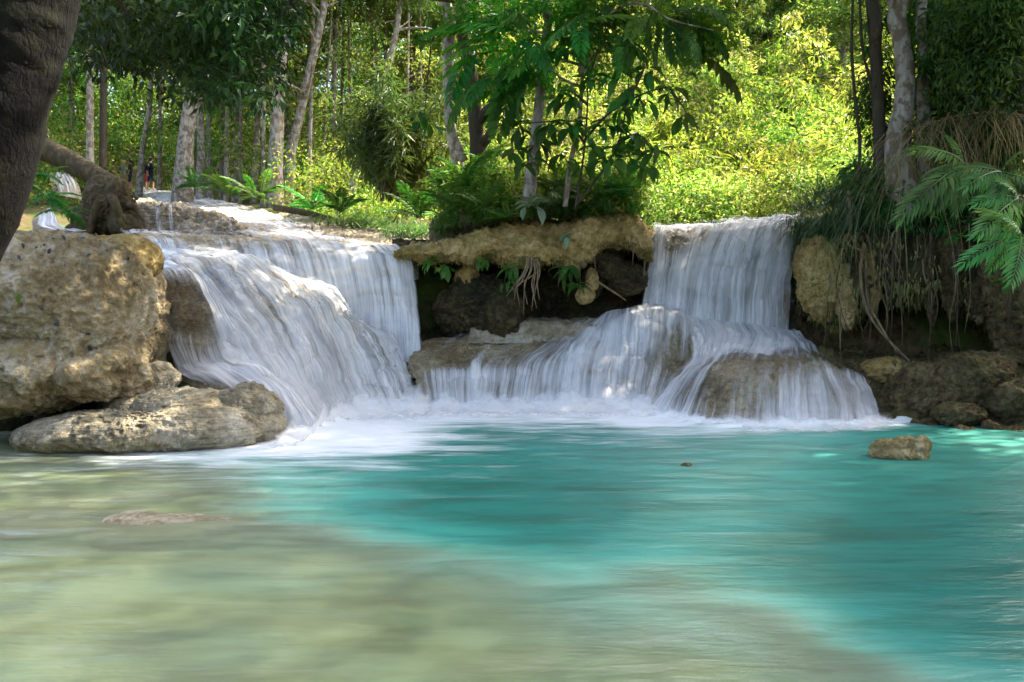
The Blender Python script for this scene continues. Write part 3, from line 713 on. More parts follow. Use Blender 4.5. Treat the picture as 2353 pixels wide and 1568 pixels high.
# small spills of the terrace
sheet('left_far_fall', [
    [(112, 398, 30, .3), (114, 408, 29.6, .4), (118, 425, 29.2, .4), (122, 446, 28.9, .2)],
    [(140, 399, 30, .6), (146, 410, 29.6, .6), (152, 428, 29.2, .5), (158, 452, 28.9, .4)],
    [(168, 404, 30, .3), (180, 418, 29.6, .7), (186, 436, 29.2, .6), (190, 458, 28.9, .2)]],
    40, 40, 'small white spill behind the fallen log at the far left', soft=.2, seed=8)
sheet('left_near_spill', [
    [(70, 500, 18.6, .5), (72, 512, 18.2, .7), (74, 524, 17.9, .6), (90, 530, 17.4, .4)],
    [(110, 480, 18.8, .5), (116, 500, 18.3, .8), (120, 520, 17.9, .8), (160, 532, 17.2, .5)],
    [(122, 480, 18.8, .3), (130, 500, 18.3, .6), (150, 522, 17.9, .6), (230, 535, 17.0, .3)]],
    40, 40, 'little spill beside the stump, feeding the left fall', soft=.2, seed=10)
for k, (u, w, v0, v1) in enumerate([(298, 11, 470, 533), (362, 7, 473, 534), (392, 5, 476, 530), (527, 6, 500, 532)]):
    sheet('terrace_trickle', [[(u + s * w, v0 - 3, 19.4, .3), (u + s * w, v0, 18.9, .6), (u + s * w * 1.1 + 2, (v0 + v1) / 2, 18.45, .5), (u + s * w * 1.25 + 5, v1, 18.3, .6)] for s in (-1, 0, 1)],
          14, 30, 'thin trickle number %s from the left over the dark rock terrace' % ('one', 'two', 'three', 'four')[k], rock=False, soft=.2, seed=20 + k)
sheet('far_stream', [[(u, 456, 44, .6), (u + 8, 462, 40, .8), (u + 14, 470, 36, .7), (u + 20, 482, 32, .6)] for u in (612, 650, 690, 735)],
      40, 30, 'distant strip of white water behind the fallen branch', seed=9)

def froth(name, pts, label, h=.28, out=1.0, seed=0):
    """low bank of froth and spray along the foot of a fall"""
    B = spline(np.array([G(u, v) for u, v in pts]), 120)
    rows = []
    n1 = fbm(np.stack([B[:, 0] * 1.6, B[:, 1] * 1.6, 0 * B[:, 0] + seed], -1), 3, 140 + seed)
    for f, z, d in ((-.22, 1.5, 0.0), (-.12, 1.0, .35), (0.0, .62, .75), (.2, .3, 1.0), (.5, .12, .8), (1.0, .03, .25), (1.3, .02, 0.0)):
        q = B + np.array([0, -1.0, 0]) * f * out; q[:, 2] = z * h * (1 + .7 * n1) + .01; rows.append(np.concatenate([q, np.full((len(q), 1), d)], 1))
    S = spline(np.array(rows), 36); Q = S[..., :3]
    Q[..., 2] += .035 * fbm(Q.reshape(-1, 3) * 4, 3, 150 + seed).reshape(Q.shape[:2]); Q[..., 2] = np.maximum(Q[..., 2], .004)
    e = np.minimum(np.arange(120), np.arange(120)[::-1]) / 8.0
    o = link(name, mesh(name, Q.reshape(-1, 3), grid_faces(36, 120), M['froth'], attrs={'dens': (np.clip(S[..., 3], 0, 1) * np.clip(e, 0, 1)[None]).ravel()}))
    tag(o, label, kind='stuff')
froth('left_froth', [(640, 1008), (720, 1000), (765, 970), (830, 955), (930, 948), (1005, 945)], 'froth and spray at the foot of the left fall', .30, 1.1, 1)
froth('middle_froth', [(960, 945), (1060, 943), (1180, 942), (1320, 942), (1440, 943), (1520, 952)], 'froth and spray at the foot of the middle fall', .24, 1.0, 2)
froth('right_froth', [(1470, 950), (1560, 966), (1650, 979), (1750, 985), (1850, 987), (1960, 984), (2060, 968)], 'froth and spray at the foot of the dome fall', .15, .45, 3)
# ---------------------------------------------------------------- rocks
M['gold_rock'] = rockmat('golden_stone', (0.28, 0.19, 0.07), (0.50, 0.36, 0.15), (0.70, 0.58, 0.34), moss=0.05, stain=0.5)
_ico = {}
def ico(sub):
    if sub not in _ico:
        bm = bmesh.new(); bmesh.ops.create_icosphere(bm, subdivisions=sub, radius=1.0)
        V = np.array([v.co[:] for v in bm.verts]); Fc = np.array([[v.index for v in f.verts] for f in bm.faces]); bm.free()
        V /= np.linalg.norm(V, axis=1, keepdims=True)
        _ico[sub] = (V, Fc)
    return _ico[sub]

def rock_arrays(lobes, sub=5, amp=0.08, freq=2.0, fine=0.02, seed=0, sharp=10, origin=None, strat=0.0):
    """star-shaped stone: the outer hull of several lobes (x, y, z, rx, ry, rz), blended and roughened"""
    Lb = np.array(lobes, float)
    o = Lb[:, :3].mean(0) if origin is None else np.asarray(origin, float)
    D, Fc = ico(sub)
    acc = np.zeros(len(D))
    for l in Lb:
        R = l[3:]; a = D / R; b = (o - l[:3]) / R
        A = (a * a).sum(1); B = (a * b).sum(1); C = (b * b).sum() - 1
        disc = B * B - A * C
        r = np.where(disc > 0, (-B + np.sqrt(np.maximum(disc, 0))) / A, 0)
        acc += np.maximum(r, 1e-3) ** sharp
    r = acc ** (1 / sharp)
    V = o + D * r[:, None]
    n = billow(V * freq + seed * 11.7, 4, seed, 0.5) - 0.4
    f = fbm(V * freq * 5 + seed, 4, seed + 5, 0.6)
    f2 = np.minimum(0, fbm(V * freq * 2.2 + seed * 3, 3, seed + 9) + 0.25)
    pit = np.minimum(0, fbm(V * freq * 6.5 + seed * 5, 3, seed + 19, 0.6) + 0.12)
    lump = billow(V * freq * 3.4 + seed * 7, 2, seed + 23) - 0.4
    V = V + D * (amp * 1.7 * n + fine * 1.0 * f + amp * 1.0 * f2 + fine * 1.3 * pit + amp * 0.5 * lump)[:, None]
    if strat:
        V = V + D * (strat * noise(V * np.array([0.8, 0.8, 9.0]) + seed, seed + 15))[:, None]
    return V, Fc

def pxl(u, v, Y, ru, rv, ry):
    """lobe given in photo pixels: centre, half width, half height, and half depth in metres"""
    return (*P(u, v, Y), ru / F * Y, ry, rv / F * Y)

def rock(name, lobes, mat, label, cat='rock', group=None, **k):
    V, Fc = rock_arrays(lobes, **k)
    base = np.array([V[:, 0].mean(), V[:, 1].mean(), V[:, 2].min()])
    o = link(name, mesh(name, V - base, Fc, M[mat]), loc=base)
    return tag(o, label, cat, group)

def slabgrid(name, cols, nx, ny, mat, label, kind='structure', cat=None, lump=0.12, freq=1.6, fine=0.03, seed=0, strat=0.0, closed=False, curtain=0.0):
    """rock face lofted through profiles; each profile is a list of (u, v, Y) from back top over the face to the foot"""
    S = np.array([[P(*q) for q in c] for c in cols])
    S = spline(S.transpose(1, 0, 2), ny); S = spline(S.transpose(1, 0, 2), nx).transpose(1, 0, 2)
    nrm = grid_normals(S); flip = np.sign(np.mean(-nrm[..., 1] + 0.3 * nrm[..., 2])); nrm = nrm * flip
    pp = S.reshape(-1, 3)
    h = lump * 1.7 * (billow(pp * freq + seed, 4, seed, 0.55) - 0.4) + fine * fbm(pp * freq * 4, 4, seed + 3, 0.6)
    if strat: h = h + strat * noise(pp * np.array([.7, .7, 7.0]), seed + 6)
    if curtain: h = h + curtain * (billow(pp * np.array([3.2, 3.2, 0.5]), 3, seed + 8) - 0.4)
    V = pp + nrm.reshape(-1, 3) * h[:, None]
    fc = grid_faces(ny, nx)
    if flip > 0: fc = fc[:, ::-1]
    o = link(name, mesh(name, V, fc, M[mat]))
    return tag(o, label, cat, None, kind)

rock('large_boulder', [pxl(140, 690, 10.5, 195, 150, 1.15), pxl(95, 620, 10.7, 190, 82, 1.25), pxl(222, 735, 10.45, 118, 170, 0.95), pxl(110, 850, 10.15, 150, 90, .95), pxl(20, 860, 10.1, 130, 85, .9),
                       pxl(195, 868, 9.75, 62, 50, .42), pxl(258, 850, 10.0, 52, 62, .45), pxl(300, 850, 10.3, 36, 70, .4), pxl(-40, 720, 10.5, 160, 170, 1.1), pxl(60, 905, 9.8, 90, 40, .5)],
     'boulder', 'large rounded tan boulder dotted with dark leaf litter at the left edge', 'boulder', sub=7, amp=0.10, freq=1.9, fine=0.042, seed=1, sharp=16, origin=P(130, 730, 10.5))
rock('mossy_boulder', [pxl(298, 596, 11.4, 66, 58, 0.65), pxl(235, 580, 11.6, 70, 38, 0.6)], 'moss_rock', 'small green mossy knob behind the large tan boulder', 'boulder', sub=6, amp=0.05, freq=2.6, seed=2)
rock('flat_rock', [pxl(300, 990, 9.75, 230, 52, 0.75), pxl(170, 1000, 9.6, 110, 42, 0.55), pxl(430, 985, 9.75, 140, 58, 0.62), pxl(420, 930, 10.1, 110, 38, 0.55), pxl(110, 1010, 9.6, 62, 36, .4), pxl(520, 985, 9.9, 80, 50, .5)],
     'flat_rock', 'long low wet rock lying in the water below the large boulder', 'rock', sub=7, amp=0.07, freq=2.6, fine=0.04, seed=3, sharp=14, strat=0.03)
rock('low_rock', [pxl(560, 945, 10.35, 85, 62, 0.5), pxl(600, 985, 10.2, 50, 36, 0.4)], 'flat_rock', 'grey layered rock at the foot of the left fall, partly washed by water', 'rock', sub=6, amp=0.05, freq=2.8, seed=4, strat=0.035)
rock('ledge_rock', [pxl(358, 870, 11.0, 45, 38, 0.5), pxl(330, 880, 11, 50, 34, .5), pxl(310, 930, 10.5, 60, 40, .5)], 'flat_rock', 'small pale rock wedged between the large boulder and the left fall', 'rock', sub=6, amp=0.05, freq=2.5, seed=5)
rock('side_rock', [pxl(345, 760, 12.4, 35, 120, 0.5), pxl(352, 690, 12.7, 25, 80, 0.5)], 'wet_rock', 'dark wet rock face between the mossy knob and the thin side fall', 'rock', sub=6, amp=0.07, freq=2.5, seed=6, strat=0.06)
rock('shade_fill_rock', [pxl(60, 985, 11.4, 120, 60, .5), pxl(200, 955, 10.9, 90, 40, .5), pxl(-60, 970, 11.4, 120, 80, .6)], 'cave', 'added dark rock standing in for the shade under the large boulder', 'rock', sub=5, amp=0.05, seed=7)  # dark filler put where the gap holds only shadow
rock('pool_rock', [pxl(2040, 1032, 8.95, 44, 24, .16), pxl(2085, 1030, 8.95, 50, 26, .17), pxl(2120, 1022, 8.95, 20, 20, .10), pxl(2066, 1046, 8.9, 70, 20, .18)], 'gold_rock',
     'small craggy tan rock standing alone in the turquoise water', 'rock', sub=6, amp=0.035, freq=7, fine=0.012, seed=8, sharp=16)
rock('pool_stone', [pxl(1578, 1070, 8.42, 12, 7, .05), pxl(1566, 1073, 8.42, 9, 4, .04)], 'dark_rock', 'tiny dark stone poking out of the middle of the pool', 'stone', sub=4, amp=0.008, freq=14, fine=0.003, seed=9)
q = G(395, 1192)
rock('submerged_rock', [(q[0], q[1], -0.125, 0.60, 0.34, 0.145), (q[0] - 0.32, q[1] + 0.05, -0.085, 0.28, 0.26, 0.125), (q[0] + 0.4, q[1] - .02, -0.11, .34, .2, .11)], 'flat_rock',
     'smooth rock just awash in the shallow water at the left', 'rock', sub=6, amp=0.012, freq=3, fine=0.004, seed=10)
q = G(70, 1160)
rock('submerged_slab', [(q[0], q[1], -0.16, 0.7, 0.5, 0.08)], 'flat_rock', 'pale yellowish slab under the shallows at the left edge', 'rock', sub=5, amp=0.02, freq=3, seed=11)

# middle rocks
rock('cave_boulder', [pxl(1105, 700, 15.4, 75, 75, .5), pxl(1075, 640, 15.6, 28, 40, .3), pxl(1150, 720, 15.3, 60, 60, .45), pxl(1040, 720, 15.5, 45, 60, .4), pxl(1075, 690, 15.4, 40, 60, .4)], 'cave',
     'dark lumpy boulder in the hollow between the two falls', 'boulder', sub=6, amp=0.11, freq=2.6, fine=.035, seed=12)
rock('mossy_column', [pxl(1082, 620, 15.3, 20, 55, .2), pxl(1085, 575, 15.3, 16, 40, .18), pxl(1068, 640, 15.3, 24, 26, .2)], 'moss_rock', 'narrow mossy stone column joining the ledge and the cave boulder', 'rock', sub=5, amp=0.03, freq=4, seed=13)
rock('cave_lump', [pxl(1395, 600, 15.5, 42, 46, .35), pxl(1360, 650, 15.6, 26, 40, .25), pxl(1440, 640, 15.6, 48, 42, .35)], 'cave', 'rounded mossy lump under the right end of the overhanging ledge', 'rock', sub=6, amp=0.05, freq=3, seed=14)
rock('hanging_stone', [pxl(1360, 645, 15.2, 16, 30, .15), pxl(1345, 680, 15.2, 24, 20, .16)], 'moss_rock', 'knobbly small stone hanging left of the right fall', 'rock', sub=5, amp=0.03, freq=5, seed=15)
slabgrid('ledge_slab', [[(u, t_ - 3, 16.6), (u, t_, 15.9), (u, t_ + 6, 15.25), (u, t_ + 16, 15.1), (u, b_, 15.05), (u, b_ + 14, 15.0)] for u, t_, b_ in ((1075, 760, 775), (1090, 738, 776), (1130, 733, 776), (1200, 733, 774), (1290, 735, 768), (1370, 738, 760))],
         110, 40, 'flat_rock', 'flat layered slab on the ledge below the hanging roots', kind=None, cat='rock', lump=.05, freq=3, fine=.03, seed=16, strat=.05)


# the hollow wall behind the ledge
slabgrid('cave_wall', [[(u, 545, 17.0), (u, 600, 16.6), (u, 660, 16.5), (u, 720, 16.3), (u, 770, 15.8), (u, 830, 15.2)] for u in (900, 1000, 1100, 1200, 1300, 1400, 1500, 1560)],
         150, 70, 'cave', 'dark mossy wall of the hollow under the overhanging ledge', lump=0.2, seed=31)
# overhanging ledge, tan and furry with moss: top back, top, brow, nose, lip, under, deep under
sec = [(905, 578, 580, 583, 587), (950, 566, 570, 579, 590), (1000, 556, 562, 577, 598), (1060, 540, 556, 572, 592), (1130, 522, 545, 565, 588), (1200, 518, 545, 570, 602), (1270, 514, 540, 565, 598),
       (1320, 506, 525, 560, 612), (1360, 500, 515, 545, 590), (1410, 498, 508, 530, 562), (1450, 499, 512, 534, 566), (1482, 520, 535, 555, 592), (1500, 545, 555, 570, 590)]
slabgrid('overhanging_ledge', [[(u, a - 8, 17.6), (u, a - 3, 15.7), (u, b - 4, 14.95), (u, c, 14.6), (u, d + 2, 14.75), (u, d + 6, 15.3), (u, d - 8, 16.9)] for u, a, b, c, d in sec],
         300, 90, 'moss_rock', 'tan mossy travertine ledge overhanging the hollow between the falls', kind=None, cat='rock ledge', lump=0.17, freq=1.7, fine=0.03, seed=32, curtain=0.04)
# left terrace with thin trickles
slabgrid('rock_terrace', [[(u - 10, t - 4, 24), (u, t, 19.6), (u, t + 8, 18.9), (u, (t + b) / 2, 18.6), (u, b, 18.3), (u, b + 12, 18.0)] for u, t, b in
         ((250, 478, 540), (280, 468, 538), (330, 466, 540), (390, 472, 540), (450, 480, 541), (510, 496, 542), (560, 522, 545), (590, 536, 550))],
         150, 50, 'terrace', 'low rough terrace of layered rock above the left fall', lump=0.14, freq=2.6, fine=0.05, seed=33, strat=0.08)
# flaky bank between upper stream and central island
slabgrid('shore_rock', [[(u, t, Y0), (u, t + 8, Y0 - 2), (u, t + 18, Y0 - 4), (u, b, Y1), (u, b + 8, Y1 - .6)] for u, t, b, Y0, Y1 in
         ((640, 482, 512, 31, 23.5), (720, 490, 530, 28, 20), (800, 512, 553, 25, 18.2), (880, 524, 566, 24, 17.4), (950, 530, 578, 23, 16.6), (1010, 530, 580, 22, 16.4))],
         150, 60, 'terrace', 'flaky pale rock bank beside the upper stream', lump=0.08, freq=2.5, fine=0.06, seed=34, strat=0.06)

# right bank: overhanging soil and stone curtain, recess, shelf and lower rock
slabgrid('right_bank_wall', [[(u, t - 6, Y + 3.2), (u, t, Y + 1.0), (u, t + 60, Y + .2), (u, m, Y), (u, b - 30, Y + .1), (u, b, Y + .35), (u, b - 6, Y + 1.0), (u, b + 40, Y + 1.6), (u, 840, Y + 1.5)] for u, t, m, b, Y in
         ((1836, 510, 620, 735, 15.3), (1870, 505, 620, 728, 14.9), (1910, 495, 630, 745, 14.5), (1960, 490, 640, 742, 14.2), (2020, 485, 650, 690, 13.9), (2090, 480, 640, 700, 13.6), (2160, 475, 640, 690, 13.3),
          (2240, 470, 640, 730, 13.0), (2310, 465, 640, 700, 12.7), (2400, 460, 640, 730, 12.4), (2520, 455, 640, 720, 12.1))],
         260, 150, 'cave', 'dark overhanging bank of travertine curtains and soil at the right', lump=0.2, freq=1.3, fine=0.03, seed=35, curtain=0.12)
slabgrid('right_shelf', [[(u, a, 16.3), (u, a + 8, 15.2), (u, b, Y), (u, b + 14, Y - .25), (u, (b + w) / 2 + 12, Y - .6), (u, w, Yw), (u, w + 20, Yw - .2)] for u, a, b, Y, w, Yw in
         ((1830, 800, 815, 14.2, 900, 13.5), (1900, 800, 822, 13.9, 930, 13.1), (1980, 802, 832, 13.6, 960, 12.4), (2060, 806, 836, 13.2, 975, 11.7), (2140, 800, 838, 13.0, 980, 11.4), (2200, 790, 830, 12.9, 984, 11.2),
          (2270, 770, 830, 12.6, 988, 11.0), (2340, 740, 820, 12.4, 992, 10.85), (2450, 720, 810, 12.2, 996, 10.7))],
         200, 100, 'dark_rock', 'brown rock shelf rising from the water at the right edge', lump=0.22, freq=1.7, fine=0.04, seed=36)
for k, (u, v, Y, ru, rv, lab) in enumerate([
        (1885, 650, 14.55, 52, 85, 'broad tan stone lobe hanging beside the right fall'),
        (1945, 690, 14.3, 26, 65, 'second tan stone lobe hanging from the right bank'),
        (2005, 650, 14.1, 18, 75, 'slim hanging stone drip right of the tan lobes'),
        (2190, 640, 13.3, 30, 90, 'dark stone drip hanging under the ferns'),
        (2255, 700, 12.9, 26, 48, 'dark rounded lump hanging over the recess'),
        (2140, 690, 13.5, 14, 50, 'thin dark drip hanging in the recess'),
        (2325, 700, 12.6, 55, 130, 'thick brown column of stone at the right edge')]):
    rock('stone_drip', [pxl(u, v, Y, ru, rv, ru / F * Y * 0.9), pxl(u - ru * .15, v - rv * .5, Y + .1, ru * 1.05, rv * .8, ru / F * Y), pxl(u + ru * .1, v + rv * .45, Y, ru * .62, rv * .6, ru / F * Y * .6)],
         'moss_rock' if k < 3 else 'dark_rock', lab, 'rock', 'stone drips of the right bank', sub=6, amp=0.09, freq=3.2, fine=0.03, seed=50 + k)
for k, (u, v, Y, ru, rv, lab) in enumerate([
        (2120, 905, 12.3, 70, 75, 'dark brown bulging rock at the waterline right of the dome fall'),
        (2240, 890, 12.0, 90, 85, 'wide brown rock swelling above the water near the right edge'),
        (2330, 930, 11.5, 60, 60, 'low brown rock at the waterline in the right corner'),
        (2200, 955, 11.5, 60, 32, 'small lumpy rock at the waterline below the brown rocks'),
        (2030, 850, 13.2, 55, 30, 'flat ochre rock on the shelf beside the dome fall')]):
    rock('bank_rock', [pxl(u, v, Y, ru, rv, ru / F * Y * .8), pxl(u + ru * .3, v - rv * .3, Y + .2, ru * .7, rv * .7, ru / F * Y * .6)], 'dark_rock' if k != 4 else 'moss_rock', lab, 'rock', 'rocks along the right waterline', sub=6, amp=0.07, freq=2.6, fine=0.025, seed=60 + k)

# furry moss and mineral fringe on the ledge and lobes
def fringe(name, src, n, zr, yr, L, label, seed, mat='fringe'):
    rng = np.random.default_rng(seed); o = bpy.data.objects[src]; me = o.data
    co = np.empty(len(me.vertices) * 3, np.float32); me.vertices.foreach_get('co', co); co = co.reshape(-1, 3) + np.array(o.location)
    nn = np.empty(len(me.vertices) * 3, np.float32); me.vertices.foreach_get('normal', nn); nn = nn.reshape(-1, 3)
    k = np.where((nn[:, 1] < .1) & (nn[:, 2] < zr) & (co[:, 1] < yr))[0]; k = rng.choice(k, n)
    D = nn[k] * .5 + np.array([0, 0, -1.0]) + rng.normal(size=(n, 3)) * .22
    V, T = leaf_arrays(co[k] + rng.normal(size=(n, 3)) * .02, D, nn[k] + rng.normal(size=(n, 3)) * .3, L * rng.uniform(.4, 1.4, n), .2, .1, .1)
    tag(link(name, mesh(name, V, T, M[mat], smooth=False)), label, kind='stuff')
# ---------------------------------------------------------------- foliage helpers
def unit(a): return a / (np.linalg.norm(a, axis=-1, keepdims=True) + 1e-9)

def leaf_arrays(C, D, Nn, ln, wr=0.42, fold=0.18, bend=0.15):
    """one folded pointed leaf (two triangles a side short of round) per row: base C, direction D, upper side Nn, length ln"""
    n = len(C); D = unit(D); S = unit(np.cross(D, Nn)); U = np.cross(S, D)
    ln = np.broadcast_to(np.asarray(ln, float), (n,))[:, None]
    w = ln * wr * 0.5
    b = C; t = C + D * ln - U * ln * bend
    l = C + D * ln * 0.45 + S * w + U * w * fold * 2; r = C + D * ln * 0.45 - S * w + U * w * fold * 2
    V = np.stack([b, r, t, l], 1).reshape(-1, 3)
    i = np.arange(n)[:, None] * 4
    T = np.concatenate([i + np.array([[0, 1, 2]]), i + np.array([[0, 2, 3]])], 1).reshape(-1, 3)
    return V, T

def clump_leaves(cent, rad, per, ln, wr=0.42, flat=0.75, droop=0.35, rng=RNG, outward=0.7, shell=0.45):
    """leaf clumps: cent (N,3), rad (N,), per leaves each; leaves lie near the clump's shell, tips outwards and down"""
    n = len(cent); per = np.broadcast_to(np.asarray(per), (n,)).astype(int)
    k = np.repeat(np.arange(n), per); m = len(k)
    d = unit(rng.normal(size=(m, 3))); r = rng.random(m) ** shell
    off = d * (r * rad[k])[:, None]; off[:, 2] *= flat
    C = cent[k] + off
    D = d * outward + rng.normal(size=(m, 3)) * 0.6; D[:, 2] -= droop
    Nn = np.array([0, 0, 1.0]) + rng.normal(size=(m, 3)) * 0.55
    L = ln if np.isscalar(ln) else np.asarray(ln)[k]
    L = L * (0.65 + 0.7 * rng.random(m))
    return leaf_arrays(C, D, Nn, L, wr)

def limb_tree(path, radii, limbs, rng, nseg=10, wob=0.06, twigs=2):
    """trunk and its limbs as one mesh; returns MB and limb tips"""
    mb = MB(); mb.tube(path, radii, nseg, max(12, len(path) * 6), wob, int(rng.integers(99)))
    Pth = spline(np.asarray(path, float), 60); R = spline(np.asarray(radii, float)[:, None], 60)[:, 0]
    tips = []
    for f, az, el, L in limbs:
        i = int(f * 59); p = Pth[i]; r0 = R[i] * 0.55
        d = np.array([math.sin(az) * math.cos(el), math.cos(az) * math.cos(el), math.sin(el)])
        pts = [p]
        for s in range(1, 5):
            d = unit(d + rng.normal(size=3) * 0.16 + np.array([0, 0, 0.05])); pts.append(pts[-1] + d * L / 4)
        mb.tube(pts, [r0, r0 * .75, r0 * .5, r0 * .32, r0 * .12], 6, 12)
        tips += [pts[2], pts[3], pts[4]]
        for _ in range(twigs):
            q = np.array(pts[int(rng.integers(2, 4))]); e = unit(d + rng.normal(size=3) * 0.8)
            mb.tube([q, q + e * L * .18, q + e * L * .36 + np.array([0, 0, .04])], [r0 * .3, r0 * .2, r0 * .07], 5)
            tips.append(q + e * L * .36)
    return mb, np.array(tips)

M['fringe'] = leafmat('moss_fringe', [(0.0, (0.12, 0.09, 0.02)), (0.6, (0.26, 0.18, 0.06)), (1.0, (0.38, 0.29, 0.13))], 0.25, .8, .1)
fringe('ledge_moss', 'overhanging_ledge', 2600, -.25, 15.2, .06, 'furry moss and mineral fringe of the overhanging ledge', 1)
fringe('lobe_moss', 'stone_drip', 350, .0, 14.6, .06, 'moss fringe of the broad stone lobe', 2)
fringe('bank_moss', 'right_bank_wall', 3500, .0, 15.2, .13, 'dangling rootlets and moss of the right bank wall', 3, 'straw')
# ---------------------------------------------------------------- masses of far foliage that read as one
def ground_z(x, y): return terrain(np.atleast_1d(np.asarray(x, float)), np.atleast_1d(np.asarray(y, float)))

def far_mass(name, n, urange, yrange, hmax, rad, per, lnf, mat, label, seed, low=0.3, power=1.0, wr=0.45, thin=None, shell=0.45):
    rng = np.random.default_rng(seed)
    Y = yrange[0] + (yrange[1] - yrange[0]) * rng.random(n) ** power
    u = urange[0] + (urange[1] - urange[0]) * rng.random(n)
    x = (u - CX) / F * Y
    z = ground_z(x, Y) + low + hmax * rng.random(n) ** 1.3
    r = (rad[0] + (rad[1] - rad[0]) * rng.random(n)) * (0.55 + 0.45 * Y / yrange[0])
    c = np.stack([x, Y, z], -1)
    if thin is not None:
        k = thin(c); c, r, Y = c[k], r[k], Y[k]
    V, T = clump_leaves(c, r, per, lnf * Y, wr, 0.8, 0.3, rng, shell=shell)
    o = link(name, mesh(name, V, T, M[mat], smooth=False))
    return tag(o, label, kind='stuff')

far_mass('distant_forest', 1400, (-500, 1290), (52, 84), 19, (1.1, 2.4), 130, 0.0062, 'leaf_sun', 'sunlit wall of distant forest behind the left trees', 1, low=1)
far_mass('hillside_thicket', 520, (1080, 2700), (24, 84), 1.6, (0.8, 2.4), 480, 0.0064, 'leaf_sun', 'bright yellow-green thicket covering the hillside behind the right fall', 2, low=-0.3, power=1.2, shell=0.16)
def stacks(name, n, urange, yrange, hh, mat, label, seed, lnf, per, wr=.45, r0=.75):
    """tall bushes and creeper-hung saplings: clumps stacked upwards"""
    rng = np.random.default_rng(seed); C, R, Ls = [], [], []
    for _ in range(n):
        Y = rng.uniform(*yrange); x = (rng.uniform(*urange) - CX) / F * Y; z = ground_z(x, Y)[0]; H = rng.uniform(*hh) * (.6 + .4 * Y / 40); m = int(4 + H * 1.1)
        lean = rng.normal(size=2) * .12
        for i in range(m):
            f = (i + rng.random()) / m
            C.append((x + lean[0] * H * f + rng.normal() * .45, Y + lean[1] * H * f + rng.normal() * .45, z + H * f)); R.append(r0 * rng.uniform(.6, 1.3) * (1.25 - .7 * f)); Ls.append(lnf * Y)
    V, T = clump_leaves(np.array(C), np.array(R), per, np.array(Ls), wr, .75, .45, rng, shell=.25)
    return tag(link(name, mesh(name, V, T, M[mat], smooth=False)), label, kind='stuff')
stacks('hillside_saplings', 120, (1100, 2500), (27, 66), (2.5, 8.5), 'leaf_sun', 'tall leafy saplings and creepers standing out of the hillside thicket', 12, .0068, 120)
stacks('hillside_shrubs', 80, (1250, 2300), (24, 50), (1.5, 5.0), 'leaf_mid', 'darker green shrubs scattered through the hillside thicket', 15, .0062, 130, r0=.9)
far_mass('hillside_grass', 110, (1420, 2100), (23, 50), 2.2, (0.5, 1.1), 150, 0.0190, 'leaf_sun', 'long pale grass and bamboo leaves in the thicket', 13, low=0.4, power=1.2, wr=0.08, shell=0.5)
def _off_stream(c):
    u = CX + c[:, 0] / c[:, 1] * F
    return ~((u > 215) & (u < 640) & (c[:, 1] < 52))
far_mass('stream_undergrowth', 640, (-200, 1250), (27, 52), 2.4, (0.5, 1.1), 130, 0.0055, 'leaf_mid', 'low green undergrowth between the far trunks', 3, low=0, thin=_off_stream)
far_mass('mid_foliage_bright', 380, (520, 1180), (34, 56), 12, (0.4, 1.0), 110, 0.0052, 'leaf_sun', 'pale sunlit foliage behind the twin trunks and the bamboo', 16, low=1.5, shell=0.5)
far_mass('mid_foliage', 380, (-250, 760), (36, 54), 11, (0.5, 1.2), 110, 0.0055, 'leaf_mid', 'hanging mid-height foliage between the left forest trunks', 14, low=2.6, shell=0.5)
far_mass('fall_rim_thicket', 130, (1480, 1990), (20.5, 26), 1.0, (0.4, 0.9), 240, 0.0058, 'leaf_sun', 'low leafy fringe right behind the lip of the right fall', 4, low=0.0, shell=0.25)

# ---------------------------------------------------------------- single forest trees
FOREST = []
def make_crown(name, mat, h, r, nclump, per, ln, seed, wr=0.42, rad=(0.5, 1.0), shape=1.0):
    """crown mesh, base at z = 0, axis z"""
    rng = np.random.default_rng(seed)
    d = unit(rng.normal(size=(nclump, 3))); q = rng.random(nclump) ** 0.5
    c = d * q[:, None] * np.array([r, r, h / 2]); c[:, 2] += h / 2
    c[:, :2] *= (0.55 + 0.45 * np.sin(np.clip(c[:, 2:3] / h, 0, 1) * math.pi)) * shape
    V, T = clump_leaves(c, rad[0] + (rad[1] - rad[0]) * rng.random(nclump), per, ln, wr, 0.7, 0.4, rng)
    return mesh(name, V, T, M[mat], smooth=False)

